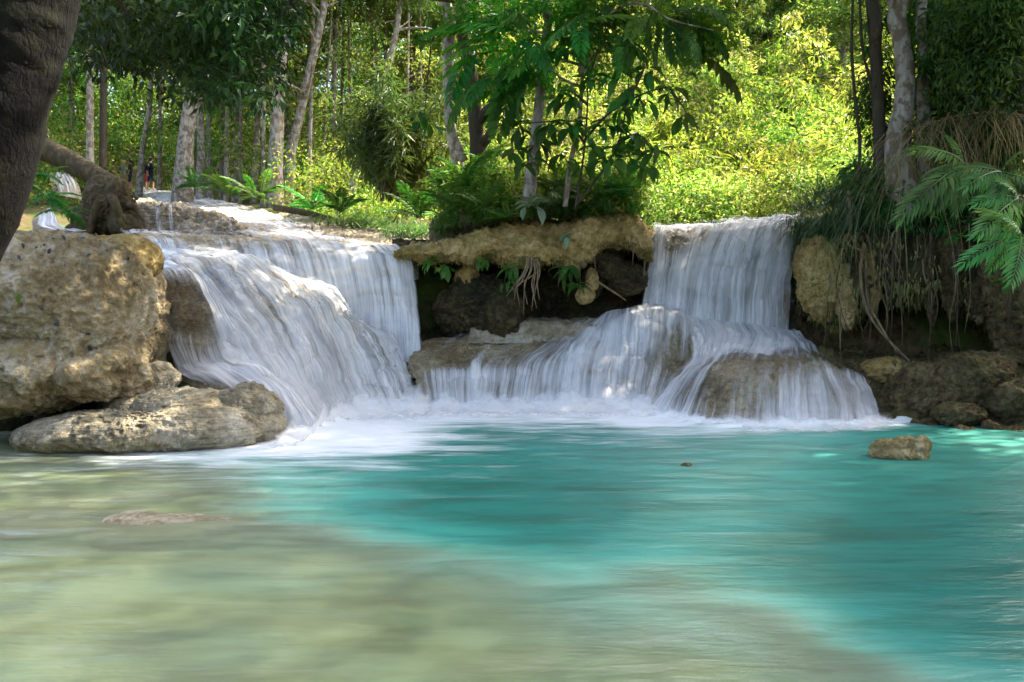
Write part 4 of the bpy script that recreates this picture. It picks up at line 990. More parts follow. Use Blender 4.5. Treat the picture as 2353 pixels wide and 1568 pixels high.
CROWN = {
    'mid_a': make_crown('crown', 'leaf_mid', 11, 4.2, 80, 130, 0.24, 31),
    'mid_b': make_crown('crown', 'leaf_mid', 9, 3.2, 60, 130, 0.20, 32, rad=(.4, .9)),
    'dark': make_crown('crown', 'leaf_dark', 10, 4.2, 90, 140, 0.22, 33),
    'sun': make_crown('crown', 'leaf_sun', 10, 3.6, 75, 130, 0.22, 34),
    'wisp': make_crown('crown', 'bamboo', 9, 2.6, 70, 120, 0.34, 35, wr=0.16, rad=(.5, 1.1)),
}
def forest_tree(name, pts, widths, Y, bark, crown, label, group, cz=0.45, cs=1.0, seed=0, extra_top=5.0, nl=5, crown2=None):
    """trunk through photo points at distance Y (it goes on above the frame), limbs and a crown round its upper part"""
    rng = np.random.default_rng(seed + 400)
    path = [P(u, v, Y) for u, v in pts]
    gz = ground_z(path[0][0], Y)[0]
    path[0][2] = gz - 0.25
    d = unit(path[-1] - path[-2]); d = unit(d * np.array([.5, .5, 1]))
    path.append(path[-1] + d * extra_top * .5); path.append(path[-1] + d * extra_top * .5)
    rad = [w / F * Y / 2 for w in widths]; rad[0] *= 1.15; rad += [rad[-1] * .7, rad[-1] * .3]
    base = path[0].copy(); path = np.array(path) - base
    H = path[-1][2]
    mb, tips = limb_tree(path, rad, [(rng.uniform(.35, .95), rng.uniform(0, 6.28), rng.uniform(.1, .9), rng.uniform(1.2, 2.8)) for _ in range(nl)], rng)
    t = empty(name, base, label, 'tree', group)
    link('trunk', mb.mesh('trunk', M[bark]), t)
    top = spline(path, 40)[int(39 * min(.95, cz + .3))]
    link('crown', CROWN[crown], t, loc=(top[0], top[1], H * cz), rot=(0, 0, rng.uniform(0, 6.28)), scale=(cs, cs, cs * H * (1.12 - cz) / 10))
    if crown2:
        link('crown', CROWN[crown2], t, loc=(path[2][0] + rng.uniform(-.8, .8), rng.uniform(-.8, .8), H * cz * .6), rot=(0, 0, rng.uniform(0, 6.28)), scale=(cs * .6, cs * .6, cs * .35))
    return t

LT = 'forest trees left of the stream'
forest_tree('forest_tree', [(207, 392), (207, 300), (207, 190), (206, 0)], [18, 16, 15, 13], 30, 'bark_pale', 'dark', 'slim white-barked tree behind the fallen log', LT, .42, 1.0, 1)
forest_tree('forest_tree', [(237, 398), (237, 300), (238, 190), (240, 0)], [18, 16, 15, 13], 30.5, 'bark_dark', 'mid_b', 'slim dark tree just right of the white-barked one', LT, .5, 1.0, 2)
forest_tree('forest_tree', [(318, 418), (328, 340), (345, 230), (352, 0)], [16, 13, 11, 9], 41, 'bark_mid', 'mid_a', 'thin leaning tree behind the standing people', LT, .5, 1.0, 3)
forest_tree('forest_tree', [(418, 440), (425, 350), (438, 220), (450, 60), (452, 0)], [46, 38, 30, 28, 26], 33, 'bark_pale', 'mid_a', 'stout pale mottled tree right of the people', LT, .62, 1.0, 4, nl=6)
forest_tree('forest_tree', [(460, 430), (462, 330), (458, 200), (456, 0)], [20, 18, 16, 12], 37, 'bark_mid', 'mid_b', 'grey tree half hidden behind the stout pale tree', LT, .6, .9, 5)
for k, (u0, u1, v0, w, Y, b, c, lab) in enumerate([
        (168, 160, 385, 12, 44, 'bark_mid', 'sun', 'thin sunlit tree left of the white-barked tree'),
        (366, 372, 420, 10, 46, 'bark_mid', 'mid_b', 'thin brown sapling behind the people'),
        (482, 478, 428, 12, 42, 'bark_pale', 'mid_a', 'thin pale tree right of the stout mottled tree'),
        (508, 512, 430, 9, 43, 'bark_pale', 'mid_b', 'very thin pale sapling in the shade'),
        (540, 548, 428, 13, 40, 'bark_mid', 'dark', 'thin reddish tree in the middle of the left forest'),
        (582, 606, 432, 14, 38, 'bark_pale', 'sun', 'slightly leaning pale tree left of the twin trunks'),
        (712, 714, 440, 20, 42, 'bark_mid', 'sun', 'short grey tree right of the twin trunks'),
        (762, 772, 442, 13, 40, 'bark_pale', 'sun', 'slim pale tree right of the twin trunks, under the arching bamboo'),
        (856, 866, 446, 16, 44, 'bark_mid', 'sun', 'slim sunlit tree left of the dark bamboo'),
        (30, 36, 380, 22, 42, 'bark_mid', 'mid_a', 'tree at the far left behind the near dark trunk'),
        (100, 112, 385, 16, 48, 'bark_mid', 'sun', 'sunlit tree peeking past the near dark trunk')]):
    forest_tree('forest_tree', [(u0, v0), (u0 * .7 + u1 * .3, 340), (u0 * .4 + u1 * .6, 200), (u1, 0)], [w * 1.15, w, w * .9, w * .7], Y, b, c, lab, LT, .5, 1.0, 20 + k, crown2=('mid_b' if k % 3 == 0 else None))
forest_tree('forest_tree', [(630, 455), (634, 350), (640, 230), (652, 60), (655, 0)], [36, 32, 28, 22, 20], 33, 'bark_pale', 'sun', 'left of the big twin pale trunks with orange bark', LT, .66, 1.0, 40, nl=6)
forest_tree('forest_tree', [(662, 450), (668, 360), (690, 260), (735, 60), (745, 0)], [26, 24, 20, 18, 16], 34, 'bark_pale', 'sun', 'right of the big twin trunks, leaning far to the right', LT, .7, 1.0, 41, nl=6)
forest_tree('forest_tree', [(800, 462), (818, 400), (838, 340), (900, 120), (920, 0)], [20, 18, 16, 14, 12], 36, 'bark_mid', 'wisp', 'brown leaning tree between the twin trunks and the bamboo', LT, .6, 1.0, 42)
rs = np.random.default_rng(99)
for k in range(15):
    u = 445 + k * 37 + rs.uniform(-12, 12); w = rs.uniform(6, 13); ln_ = rs.normal() * 14
    forest_tree('slim_tree', [(u, 440), (u + ln_ * .3, 340), (u + ln_ * .6, 200), (u + ln_, 0)], [w * 1.2, w, w * .9, w * .75], rs.uniform(34, 47), ('bark_pale', 'bark_mid', 'bark_pale')[k % 3], 'sun', 'slim pale trunk deep in the left forest', 'slim trunks of the left forest', .68, .8, 200 + k, nl=4)
for k, (u, v0, w, Y, c, lab) in enumerate([
        (940, 440, 20, 46, 'sun', 'pale tall tree behind the dark bamboo clump'),
        (1150, 430, 22, 45, 'sun', 'tall sunlit tree behind the central island, left one'),
        (1330, 425, 20, 48, 'sun', 'tall sunlit tree behind the central island, right one'),
        (1480, 380, 18, 52, 'sun', 'sunlit tree on the hillside above the right fall'),
        (1640, 300, 16, 56, 'sun', 'small sunlit tree high on the hillside'),
        (1800, 330, 18, 50, 'mid_a', 'greener tree on the hillside left of the right bank trunks'),
        (1930, 400, 16, 38, 'sun', 'leafy tree just behind the dark right bank trunks')]):
    forest_tree('hillside_tree', [(u, v0), (u + 4, 300), (u + 8, 150), (u + 6, 0)] if v0 > 340 else [(u, v0), (u + 3, 200), (u + 5, 100), (u + 5, 0)], [w, w * .9, w * .8, w * .6], Y, 'bark_pale', c, lab, 'trees of the sunlit slope', .4, 1.15, 60 + k, crown2='sun')
# ---------------------------------------------------------------- fronds, big leaves, blades
def frond_mesh(name, mat, pairs=18, lw=0.26, wr=0.2, arch=0.22, ang=1.0, taper='fern', droop=0.25, seed=0):
    """feather-like leaf of unit length along +X, arching down towards its tip"""
    rng = np.random.default_rng(seed)
    s = np.linspace(0.10, 1.0, pairs)
    R = lambda t: np.stack([t * (1 - 0.05 * t), 0 * t, arch * (1.35 * t - 1.55 * t * t)], -1)
    mb = MB(); t = np.linspace(0, 1, 9)
    mb.tube(R(t), np.linspace(0.012, 0.003, 9), 4)
    for side in (-1, 1):
        ln = lw * (np.sin(np.clip(s, 0.02, 1) * math.pi * .93 + .12) ** .7 if taper == 'fern' else 0.55 + 0.45 * np.sin(s * math.pi)) * (0.9 + 0.2 * rng.random(pairs))
        a = ang * (1.0 - 0.45 * s) + rng.normal(size=pairs) * .06
        D = np.stack([np.cos(a), side * np.sin(a), -droop * (0.5 + s) + rng.normal(size=pairs) * .05], -1)
        Nn = np.tile(np.array([0.1, side * 0.25, 1.0]), (pairs, 1))
        mb.add(*[None if i == 1 else z for i, z in enumerate((lambda q: (q[0], None, q[1]))(leaf_arrays(R(s), D, Nn, ln, wr, .15, .12)))])
    return mb.mesh(name, M[mat], smooth=False)

def bigleaf_mesh(name, mat, wr=0.42, curl=0.22):
    """broad oval leaf of unit length along +X with a stalk, folded at the midrib"""
    t = np.array([0, .12, .3, .5, .7, .88, 1.0]); w = np.array([.02, .16, .36, .46, .40, .2, 0.0]) * wr / .46 * .5 * 2
    z = 0.05 * t - curl * t * t
    mb = MB()
    L_ = np.stack([.12 + t * .88, w * .5, z + np.abs(w) * .28], -1); C_ = np.stack([.12 + t * .88, 0 * t, z], -1); R_ = L_ * np.array([1, -1, 1])
    V = np.concatenate([L_, C_, R_]); n = len(t); a = np.arange(n - 1)
    mb.add(V, np.concatenate([np.stack([a, a + n, a + n + 1, a + 1], 1), np.stack([a + n, a + 2 * n, a + 2 * n + 1, a + n + 1], 1)]))
    mb.tube([(0, 0, 0.0), (.07, 0, .012), (.13, 0, 0)], [.012, .01, .008], 4)
    return mb.mesh(name, M[mat], smooth=True)

def aim(o, base, d, up=(0, 0, 1), s=1.0, local=None):
    """put a unit-length leaf's root at base, +X along d, upper side towards up"""
    X = unit(np.asarray(d, float)); Y_ = unit(np.cross(np.asarray(up, float), X)); Z = np.cross(X, Y_)
    m = Matrix(((X[0], Y_[0], Z[0], base[0]), (X[1], Y_[1], Z[1], base[1]), (X[2], Y_[2], Z[2], base[2]), (0, 0, 0, 1)))
    o.matrix_world = m @ Matrix.Diagonal((s, s, s, 1)) if o.parent is None else o.matrix_world
    o.matrix_basis = m @ Matrix.Diagonal((s, s, s, 1))

FROND = {
    'bank': frond_mesh('frond', 'palm', 14, .30, .19, .25, .95, 'palm', .2, 7),
    'fern': frond_mesh('frond', 'fern', 22, .24, .24, .3, 1.15, 'fern', .18, 1),
    'fern_b': frond_mesh('frond', 'fern', 18, .22, .26, .45, 1.1, 'fern', .3, 2),
    'palm': frond_mesh('frond', 'palm', 17, .40, .15, .32, .95, 'palm', .35, 3),
    'palm_b': frond_mesh('frond', 'palm', 14, .36, .17, .5, .9, 'palm', .5, 4),
    'pinnate': frond_mesh('pinnate_leaf', 'leaf_pinnate', 10, .34, .42, .25, 1.15, 'palm', .22, 5),
    'pinnate_d': frond_mesh('pinnate_leaf', 'leaf_pin_d', 9, .36, .44, .35, 1.1, 'palm', .35, 6),
}
BIG = {'big': bigleaf_mesh('leaf', 'leaf_big', .42, .25), 'big_b': bigleaf_mesh('leaf', 'leaf_big', .36, .5), 'sprig': bigleaf_mesh('leaf', 'fern', .38, .2)}
M['leaf_grey'] = leafmat('grey_green_leaves', [(0.0, (0.13, 0.20, 0.12)), (1.0, (0.20, 0.27, 0.17))], 0.25)
BIG['grey'] = bigleaf_mesh('leaf', 'leaf_grey', .40, .3)

def frond_plant(name, base, n, length, kind, label, cat='fern', group=None, az=None, seed=0, el=(0.1, 1.0), leafname=None, spread=0.05):
    """rosette: every frond a part"""
    rng = np.random.default_rng(seed + 900)
    t = empty(name, base, label, cat, group)
    for i in range(n):
        a = rng.uniform(*(az or (0, 6.283))) if az else i * 2.399 + rng.uniform(-.3, .3)
        e = rng.uniform(*el); L = length * rng.uniform(.7, 1.1)
        me = FROND[kind] if kind in FROND else BIG[kind]
        o = link(leafname or me.name.split('.')[0], me, t)
        aim(o, rng.normal(size=3) * spread * np.array([1, 1, .4]), (math.sin(a) * math.cos(e), math.cos(a) * math.cos(e), math.sin(e)), s=L)
    return t

def blade_tuft(name, n, L, spread, droop, width, mat, seed, lean=(0, 0), up=(0.5, 1.3)):
    rng = np.random.default_rng(seed)
    t = np.linspace(0, 1, 6)[None, :, None]
    b = rng.normal(size=(n, 1, 3)) * np.array([spread, spread, spread * .3])
    az = rng.uniform(0, 6.283, n); e = rng.uniform(*up, n)
    d = np.stack([np.sin(az) * np.cos(e) + lean[0], np.cos(az) * np.cos(e) + lean[1], np.sin(e)], -1)[:, None]
    ln = (L * rng.uniform(.5, 1.15, n))[:, None, None]
    C = b + d * ln * t + np.array([0, 0, -1.0]) * ln * droop * t ** 2 * rng.uniform(.5, 1.5, (n, 1, 1))
    S = unit(np.cross(d, np.array([0, 0, 1.0]))) * width * (1 - t * .92) * 0.5
    V = np.stack([C - S, C + S], 2).reshape(-1, 3)
    i = (np.arange(n)[:, None] * 12 + np.arange(5)[None] * 2).reshape(-1, 1)
    return mesh(name, V, i + np.array([[0, 1, 3, 2]]), M[mat], smooth=True)

# ---------------------------------------------------------------- near left trunk and its dark canopy
rng = np.random.default_rng(77)
t = empty('near_tree', P(-395, 1205, 6.0), 'big dark trunk leaning in from the left edge with dark foliage above', 'tree')
b0 = P(-395, 1205, 6.0)
mb = MB()
tp = [b0 + (0, 0, -.3), P(-310, 900, 6.0), P(-190, 640, 6.0), P(-82, 420, 6.0), P(-26, 210, 6.0), P(24, 60, 6.0), P(58, -60, 6.05), P(95, -280, 6.2), P(130, -600, 6.5)]
mb.tube(np.array(tp) - b0, np.array([165, 145, 136, 130, 128, 124, 122, 115, 95]) / F * 6.0, 32, 110, .05, 3)
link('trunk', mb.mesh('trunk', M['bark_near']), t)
# boughs and dark leaves over the upper left corner
cl = []; mb = MB()
for (u0, v0, u1, v1, Y1) in [(100, -120, 420, -20, 8.5), (100, -150, 640, -60, 9.5), (90, -80, 300, 40, 8.0), (110, -160, 560, 30, 9.0), (100, -200, 250, -30, 9.0)]:
    a, c = P(u0, v0, 6.3), P(u1, v1, Y1); m_ = (a + c) / 2 + np.array([0, 0, .25])
    mb.tube(np.array([a, m_, c]) - b0, [.07, .045, .012], 6, 14)
for (u, v, ru, rv, n) in [(230, 30, 90, 60, 20), (330, 60, 110, 80, 30), (430, 90, 100, 90, 30), (520, 120, 90, 90, 28), (590, 170, 60, 60, 12), (600, 60, 70, 70, 18), (400, 10, 200, 40, 30), (470, 190, 60, 40, 9), (300, 130, 80, 40, 9), (560, 20, 110, 40, 20), (220, 110, 60, 50, 8), (640, 20, 50, 30, 7), (250, -80, 300, 60, 40), (500, -80, 300, 60, 40), (350, 40, 200, 70, 60), (480, 90, 130, 90, 50)]:
    for _ in range(n):
        cl.append(P(u + rng.normal() * ru * .6, v + rng.normal() * rv * .6, rng.uniform(8.0, 12.0)))
cl = np.array(cl) - b0
V, T = clump_leaves(cl, rng.uniform(.16, .32, len(cl)), 26, 0.125, .40, .8, .55, rng, shell=.6)
link('bough', mb.mesh('bough', M['bark_dark']), t)
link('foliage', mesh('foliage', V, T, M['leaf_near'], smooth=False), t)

# ---------------------------------------------------------------- bank trees; unseen crowns added and placed to shade pool and falls
def shade_canopy_mesh(seed, n=150, r=5.0, h=5.5, per=110, ln=.24, mat='leaf_dark'):
    rng = np.random.default_rng(seed)
    d = unit(rng.normal(size=(n, 3))); q = rng.random(n) ** .45
    c = d * q[:, None] * np.array([r, r, h / 2])
    V, T = clump_leaves(c, rng.uniform(.5, 1.1, n), per, ln, .42, .7, .35, rng)
    return mesh('crown', V, T, M[mat], smooth=False)
SHADE_CAN = [shade_canopy_mesh(1), shade_canopy_mesh(2, mat='leaf_mid')]
nt_ = [o for o in bpy.data.objects if o.name == 'near_tree'][0]
link('crown', SHADE_CAN[0], nt_, loc=tuple(np.array((-1.6, 12.2, 10.2)) - np.array(nt_.location)), scale=(.8, .8, .6))  # two unseen crowns added to keep the sun off the boulder
link('crown', SHADE_CAN[1], nt_, loc=tuple(np.array((-2.4, 11.0, 10.6)) - np.array(nt_.location)), scale=(.7, .7, .5), rot=(0, 0, 1))
def bank_tree(name, pts, widths, Ys, bark, label, crown_c, cs=1.0, seed=0, group=None, limbs=(), nseg=14, csz=None, ci=0):
    rng = np.random.default_rng(seed + 70)
    path = [P(u, v, y) for (u, v), y in zip(pts, Ys)]
    base = path[0].copy(); top = np.array(crown_c, float)
    path += [(path[-1] + top) / 2 + np.array([0, 0, .6]), top]
    rad = [w / F * Ys[0] / 2 for w in widths]; rad += [rad[-1] * .8, rad[-1] * .35]
    rel = np.array(path) - base
    lm = [(rng.uniform(.7, .95), rng.uniform(0, 6.28), rng.uniform(0, .7), 3.0) for _ in range(5)]
    mb, _ = limb_tree(rel, rad, lm, rng, nseg, .07)
    for L_, r_ in limbs:
        q = np.array([P(*z) for z in L_]) - base; mb.tube(q, r_, 7, 18, .08, 3)
    t = empty(name, base, label, 'tree', group)
    link('trunk', mb.mesh('trunk', M[bark]), t)
    link('crown', SHADE_CAN[ci], t, loc=tuple(top - base), rot=(0, 0, rng.uniform(0, 6.28)), scale=csz or (cs, cs, cs))  # unseen crown, positioned for the shade it casts
    return t
bank_tree('island_tree', [(1216, 470), (1222, 380), (1236, 270), (1246, 160), (1257, 70), (1250, 0)], [34, 27, 24, 22, 21, 20], [14.8] * 6, 'bark_pale', 'slender pale mottled trunk rising from the middle of the central island', (-0.8, 17.6, 12.8), .8, 1)
bank_tree('island_tree', [(1100, 400), (1097, 330), (1092, 270), (1084, 180), (1066, 100), (1062, 0)], [44, 36, 33, 31, 26, 24], [17.2] * 6, 'bark_dark', 'thick dark forked trunk at the back left of the central island', (-.5, 22.3, 14.2), .95, 2,
          limbs=[([(1094, 285, 17.2), (1122, 252, 17.1), (1145, 238, 17), (1180, 225, 16.9)], [.13, .11, .09, .04]), ([(1100, 345, 17.2), (1130, 300, 17.1), (1140, 260, 17.1), (1150, 238, 17)], [.11, .09, .08, .05])])
bank_tree('island_tree', [(1058, 400), (1040, 320), (1030, 220), (1030, 120), (1020, 0)], [30, 24, 22, 26, 26], [17.6] * 5, 'bark_mid', 'grey trunk left of the dark forked one', (-4.6, 19.5, 13.0), .8, 3,
          limbs=[([(1066, 370, 17.1), (1040, 310, 17.1), (1030, 250, 17.1), (1038, 190, 17.2), (1050, 170, 17.2)], [.10, .10, .09, .07, .05])])
bank_tree('bank_tree', [(2082, 500), (2070, 420), (2064, 330), (2078, 240), (2080, 160), (2070, 80), (2066, 0)], [84, 66, 56, 46, 42, 40, 39], [14.0] * 7, 'bark_pale', 'tall pale spotted trunk on the right bank', (7.6, 13.2, 11.4), 1.0, 4, csz=(.95, .95, .9))
bank_tree('bank_tree', [(2030, 480), (2024, 360), (2018, 240), (2012, 120), (2006, 0)], [36, 30, 28, 26, 26], [14.6] * 5, 'bark_dark', 'dark trunk just left of the pale spotted one', (7.2, 18.6, 14.5), 1.0, 5, csz=(.85, .85, .9))
bank_tree('bank_tree', [(2140, 470), (2130, 360), (2122, 240), (2124, 120), (2120, 0)], [50, 36, 30, 24, 22], [14.4] * 5, 'bark_mid', 'knotty grey trunk just right of the pale spotted one', (10.6, 18.3, 12), 1.05, 6)
bank_tree('bank_tree', [(2420, 470), (2380, 300), (2330, 150), (2300, 0)], [60, 50, 45, 40], [12.6] * 4, 'bark_dark', 'dark trunk in the upper right corner behind hanging vines', (9.5, 9.5, 12), 1.2, 7, csz=(1.25, 1.3, 1.1))
for k, (x, y, cx_, cy_, cz_, s_, lab) in enumerate([(11.5, 7.0, 8.6, 5.6, 12.0, 1.15, 'unseen tall tree added beyond the right edge to shade the near pool'), (13.5, 12.0, 12.5, 12.0, 15.0, 1.3, 'unseen tall tree added for shade beyond the right edge behind the ferns'),
                                                  (10.0, 2.5, 6.5, 1.5, 11.5, 1.1, 'unseen tall tree added for shade beside the near right shore')]):  # trees out of view, added to shade the pool
    z0 = ground_z(x, y)[0]
    mb, _ = limb_tree(np.array([(0, 0, -.3), ((cx_ - x) * .2, (cy_ - y) * .2, (cz_ - z0) * .4), ((cx_ - x) * .6, (cy_ - y) * .6, (cz_ - z0) * .75), (cx_ - x, cy_ - y, cz_ - z0)]), [.3, .24, .2, .1], [(.8, a, .3, 3) for a in (0, 2, 4)], rng)
    t = empty('bank_tree', (x, y, z0), lab, 'tree', 'unseen shade trees added on the right bank')
    link('trunk', mb.mesh('trunk', M['bark_dark']), t); link('crown', SHADE_CAN[k % 2], t, loc=(cx_ - x, cy_ - y, cz_ - z0), scale=s_, rot=(0, 0, k * 2.0))

# dark foliage hanging in the upper right corner
rng = np.random.default_rng(78)
cl = []
for (u, v, ru, rv, n, Ya, Yb) in [(2260, 60, 110, 90, 120, 12.8, 15), (2320, 170, 60, 80, 60, 12.5, 14), (2200, 180, 60, 70, 50, 13.5, 15.5), (2150, 60, 50, 90, 40, 14.8, 16), (2330, 20, 60, 60, 50, 12, 13), (2300, 280, 70, 40, 30, 12.8, 14.5), (2180, 300, 60, 50, 40, 14.5, 16), (2250, 330, 100, 50, 60, 13.2, 14.5), (2150, 200, 40, 120, 50, 14.6, 16), (2010, 250, 30, 140, 26, 14.9, 16), (2300, 120, 80, 100, 70, 12.2, 14)]:
    for _ in range(n): cl.append(P(u + rng.normal() * ru * .6, v + rng.normal() * rv * .6, rng.uniform(Ya, Yb)))
cl = np.array(cl); V, T = clump_leaves(cl, rng.uniform(.25, .5, len(cl)), 60, .13, .36, .9, .8, rng, shell=.6)
b0 = P(2353, 480, 13.6)
t = empty('climbing_shrub', b0, 'dense dark climber hanging in the upper right corner', 'shrub')
link('foliage', mesh('foliage', V - b0, T, M['leaf_dark'], smooth=False), t)
mb = MB()
for _ in range(9):
    u = rng.uniform(2140, 2380); Y = rng.uniform(13, 15)
    mb.tube(np.array([P(u, 480, Y), P(u + rng.normal() * 20, 330, Y), P(u + rng.normal() * 40, 150, Y), P(u + rng.normal() * 50, -20, Y)]) - b0, [.035, .03, .025, .015], 5, 16)
link('stem', mb.mesh('stem', M['bark_dark']), t)

# lianas left of the right bank trunks
for k, (pts, lab) in enumerate([([(1960, -10), (1957, 120), (1968, 260), (1976, 330), (1972, 420)], 'thin liana hanging nearest the hillside'), ([(1975, -10), (1982, 110), (2000, 190), (2012, 260), (2010, 380)], 'curving liana touching the dark right trunk'),
                                ([(1990, -10), (2004, 150), (2016, 330), (2030, 440)], 'thick liana beside the dark right trunk'), ([(2108, -10), (2112, 150), (2106, 330), (2112, 430)], 'liana between the pale and the knotty trunk')]):
    q = np.array([P(u, v, 14.5 + .1 * k) for u, v in pts])
    o = link('liana', MB().tube(q - q[-1], np.array([.022, .025, .028, .03, .03][:len(q)]), 6, 30, .2, k).mesh('liana', M['bark_dark']), loc=q[-1])
    tag(o, lab, 'vine', 'lianas of the right bank')

# ---------------------------------------------------------------- central island plants
soil = slabgrid('island_soil', [[(u, t_ - 4, 18.8), (u, t_, 17.4), (u, t_ + 12, 16.6), (u, b_, Yb), (u, b_ + 8, Yb - .1)] for u, t_, b_, Yb in ((985, 520, 560, 15.4), (1020, 490, 554, 15.4), (1080, 470, 532, 15.6), (1150, 465, 512, 16.0), (1230, 460, 506, 16.0), (1310, 462, 496, 16.1), (1390, 475, 492, 16.1), (1450, 492, 500, 16.1))],
                90, 40, 'dark_rock', 'dark soil mound carrying the plants of the central island', lump=.1, freq=3, seed=41)
PIN = [(1120, 62, 960, 95, 0), (1130, 120, 985, 180, 0), (1110, 30, 1010, 55, 0), (1150, 90, 1020, 110, 0), (1331, 40, 1335, 125, 0), (1345, 62, 1450, 50, 0), (1280, 10, 1190, 40, 0), (1215, 20, 1130, 70, 0), (1190, 60, 1110, 20, 0),
       (1340, 60, 1240, 85, 1), (1200, 110, 1120, 160, 0), (1230, 110, 1150, 190, 0), (1180, 150, 1110, 215, 1), (1225, 140, 1175, 220, 1), (1170, 120, 1090, 120, 0), (1200, 90, 1270, 160, 1), (1260, 60, 1330, 20, 0),
       (1360, 90, 1440, 130, 1), (1390, 100, 1470, 180, 1), (1320, 110, 1370, 190, 1), (1400, 20, 1480, 70, 1), (1380, 10, 1460, -10, 1),
       (1530, 30, 1620, 20, 1), (1540, 40, 1640, 70, 1), (1530, 50, 1610, 120, 1), (1560, 60, 1680, 110, 1), (1590, 30, 1690, 60, 1), (1600, 70, 1700, 150, 1), (1540, 60, 1560, 150, 1), (1580, 80, 1620, 160, 1), (1500, 40, 1500, 130, 1), (1510, 20, 1580, -20, 1), (1620, 40, 1700, 20, 1), (1480, 30, 1440, 90, 0),
       (1130, 180, 1060, 240, 1), (1170, 190, 1130, 270, 1), (1210, 200, 1180, 280, 1), (1140, 30, 1050, -10, 0), (1250, 30, 1210, -20, 0), (1300, 20, 1330, -40, 0)]
b0 = P(1300, 470, 14.6)
t = empty('pinnate_tree', b0, 'small tree with bright feathery leaves spreading over the central island', 'tree')
mb = MB()
mb.tube(np.array([P(1298, 475, 14.6), P(1310, 380, 14.5), P(1330, 280, 14.4), P(1338, 180, 14.3), P(1340, 60, 14.2), P(1345, -60, 14.2)]) - b0, [.05, .045, .04, .035, .03, .02], 8, 30, .1)
tk = link('trunk', mb.mesh('trunk', M['bark_mid']), t)
for br in [[(1338, 120, 14.3), (1260, 80, 14.2), (1180, 60, 14.0), (1110, 40, 13.9)], [(1338, 100, 14.3), (1420, 20, 14.0), (1480, 10, 13.9), (1540, 45, 13.8), (1640, 70, 13.7)], [(1335, 150, 14.3), (1260, 130, 14.2), (1190, 120, 14.1)], [(1334, 200, 14.3), (1290, 180, 14.1), (1230, 130, 14.0)], [(1335, 170, 14.3), (1380, 110, 14.1), (1420, 90, 14.0)]]:
    link('branch', MB().tube(np.array([P(*z) for z in br]) - b0, np.linspace(.03, .01, len(br)), 6, 16).mesh('branch', M['bark_mid']), tk)
rng = np.random.default_rng(5)
for (u0, v0, u1, v1, kd) in PIN:
    for rep in range(2):
        Y0 = rng.uniform(13.6, 14.5); j = rng.normal(size=4) * (0 if rep == 0 else 42)
        a = P(u0 + j[0], v0 + j[1], Y0); c = P(u1 + j[0] + j[2], v1 + j[1] + j[3], Y0 + rng.uniform(-.5, .3))
        o = link('pinnate_leaf', FROND['pinnate_d' if kd or rep > 1 else 'pinnate'], t)
        aim(o, a - b0, c - a, (rng.normal() * .25, -.35, 1), np.linalg.norm(c - a) * rng.uniform(.75, 1.0))

cl = []
for (u, v, ru, rv, n) in [(1090, 30, 70, 40, 16), (1180, 50, 70, 60, 22), (1180, 150, 60, 60, 18), (1300, 20, 70, 40, 18), (1400, 30, 60, 40, 16), (1540, 40, 70, 40, 20), (1640, 60, 50, 50, 16), (1600, 110, 50, 30, 8), (1350, 110, 60, 40, 12), (1450, 60, 50, 50, 10), (1250, 180, 50, 40, 8), (1350, -60, 300, 40, 40)]:
    for _ in range(n): cl.append(P(u + rng.normal() * ru * .6, v + rng.normal() * rv * .6, rng.uniform(13.8, 15.4)))
cl = np.array(cl); V, T = clump_leaves(cl - b0, rng.uniform(.16, .34, len(cl)), 34, .13, .42, .7, .4, rng, shell=.6)
link('foliage', mesh('foliage', V, T, M['leaf_pinnate'], smooth=False), t)
BC = [(1444, 203, 7), (1538, 205, 7), (1428, 250, 7), (1420, 289, 7), (1390, 290, 6), (1304, 290, 7), (1261, 290, 6), (1194, 290, 6), (1331, 285, 6), (1428, 332, 8), (1397, 360, 8), (1444, 360, 8), (1487, 385, 7), (1467, 312, 7), (1575, 262, 4),
      (1284, 218, 6), (1315, 218, 6), (1354, 183, 6), (1343, 374, 5), (1214, 370, 6), (1417, 164, 6), (1448, 101, 6), (1487, 156, 7), (1300, 117, 5), (1409, 23, 6), (1480, 220, 5), (1180, 340, 5), (1240, 330, 5), (1290, 350, 5), (1360, 330, 5), (1500, 345, 5)]
b0 = P(1320, 480, 14.3)
t = empty('broadleaf_sapling', b0, 'sapling with large drooping dark leaves at the right of the central island', 'sapling')
tk = None
for st in [[(1322, 480, 14.3), (1335, 400, 14.2), (1345, 320, 14.1), (1350, 240, 14.0), (1356, 170, 14.0), (1410, 30, 13.9)], [(1325, 470, 14.3), (1380, 400, 14.0), (1420, 330, 13.8), (1440, 240, 13.7), (1445, 180, 13.7)], [(1345, 320, 14.1), (1400, 260, 13.9), (1480, 215, 13.8), (1538, 200, 13.7)],
           [(1345, 330, 14.1), (1300, 280, 14.0), (1260, 280, 13.9), (1195, 285, 13.9)], [(1420, 330, 13.8), (1470, 310, 13.7), (1490, 370, 13.6)], [(1440, 240, 13.7), (1480, 150, 13.6), (1450, 95, 13.6)], [(1350, 240, 14.0), (1310, 210, 13.9), (1285, 210, 13.9)], [(1538, 200, 13.7), (1575, 255, 13.7)]]:
    q = MB().tube(np.array([P(*z) for z in st]) - b0, np.linspace(.026, .008, len(st)), 6, 20).mesh('branch' if tk else 'stem', M['bark_dark'])
    if tk is None: tk = link('stem', q, t)
    else: link('branch', q, tk)
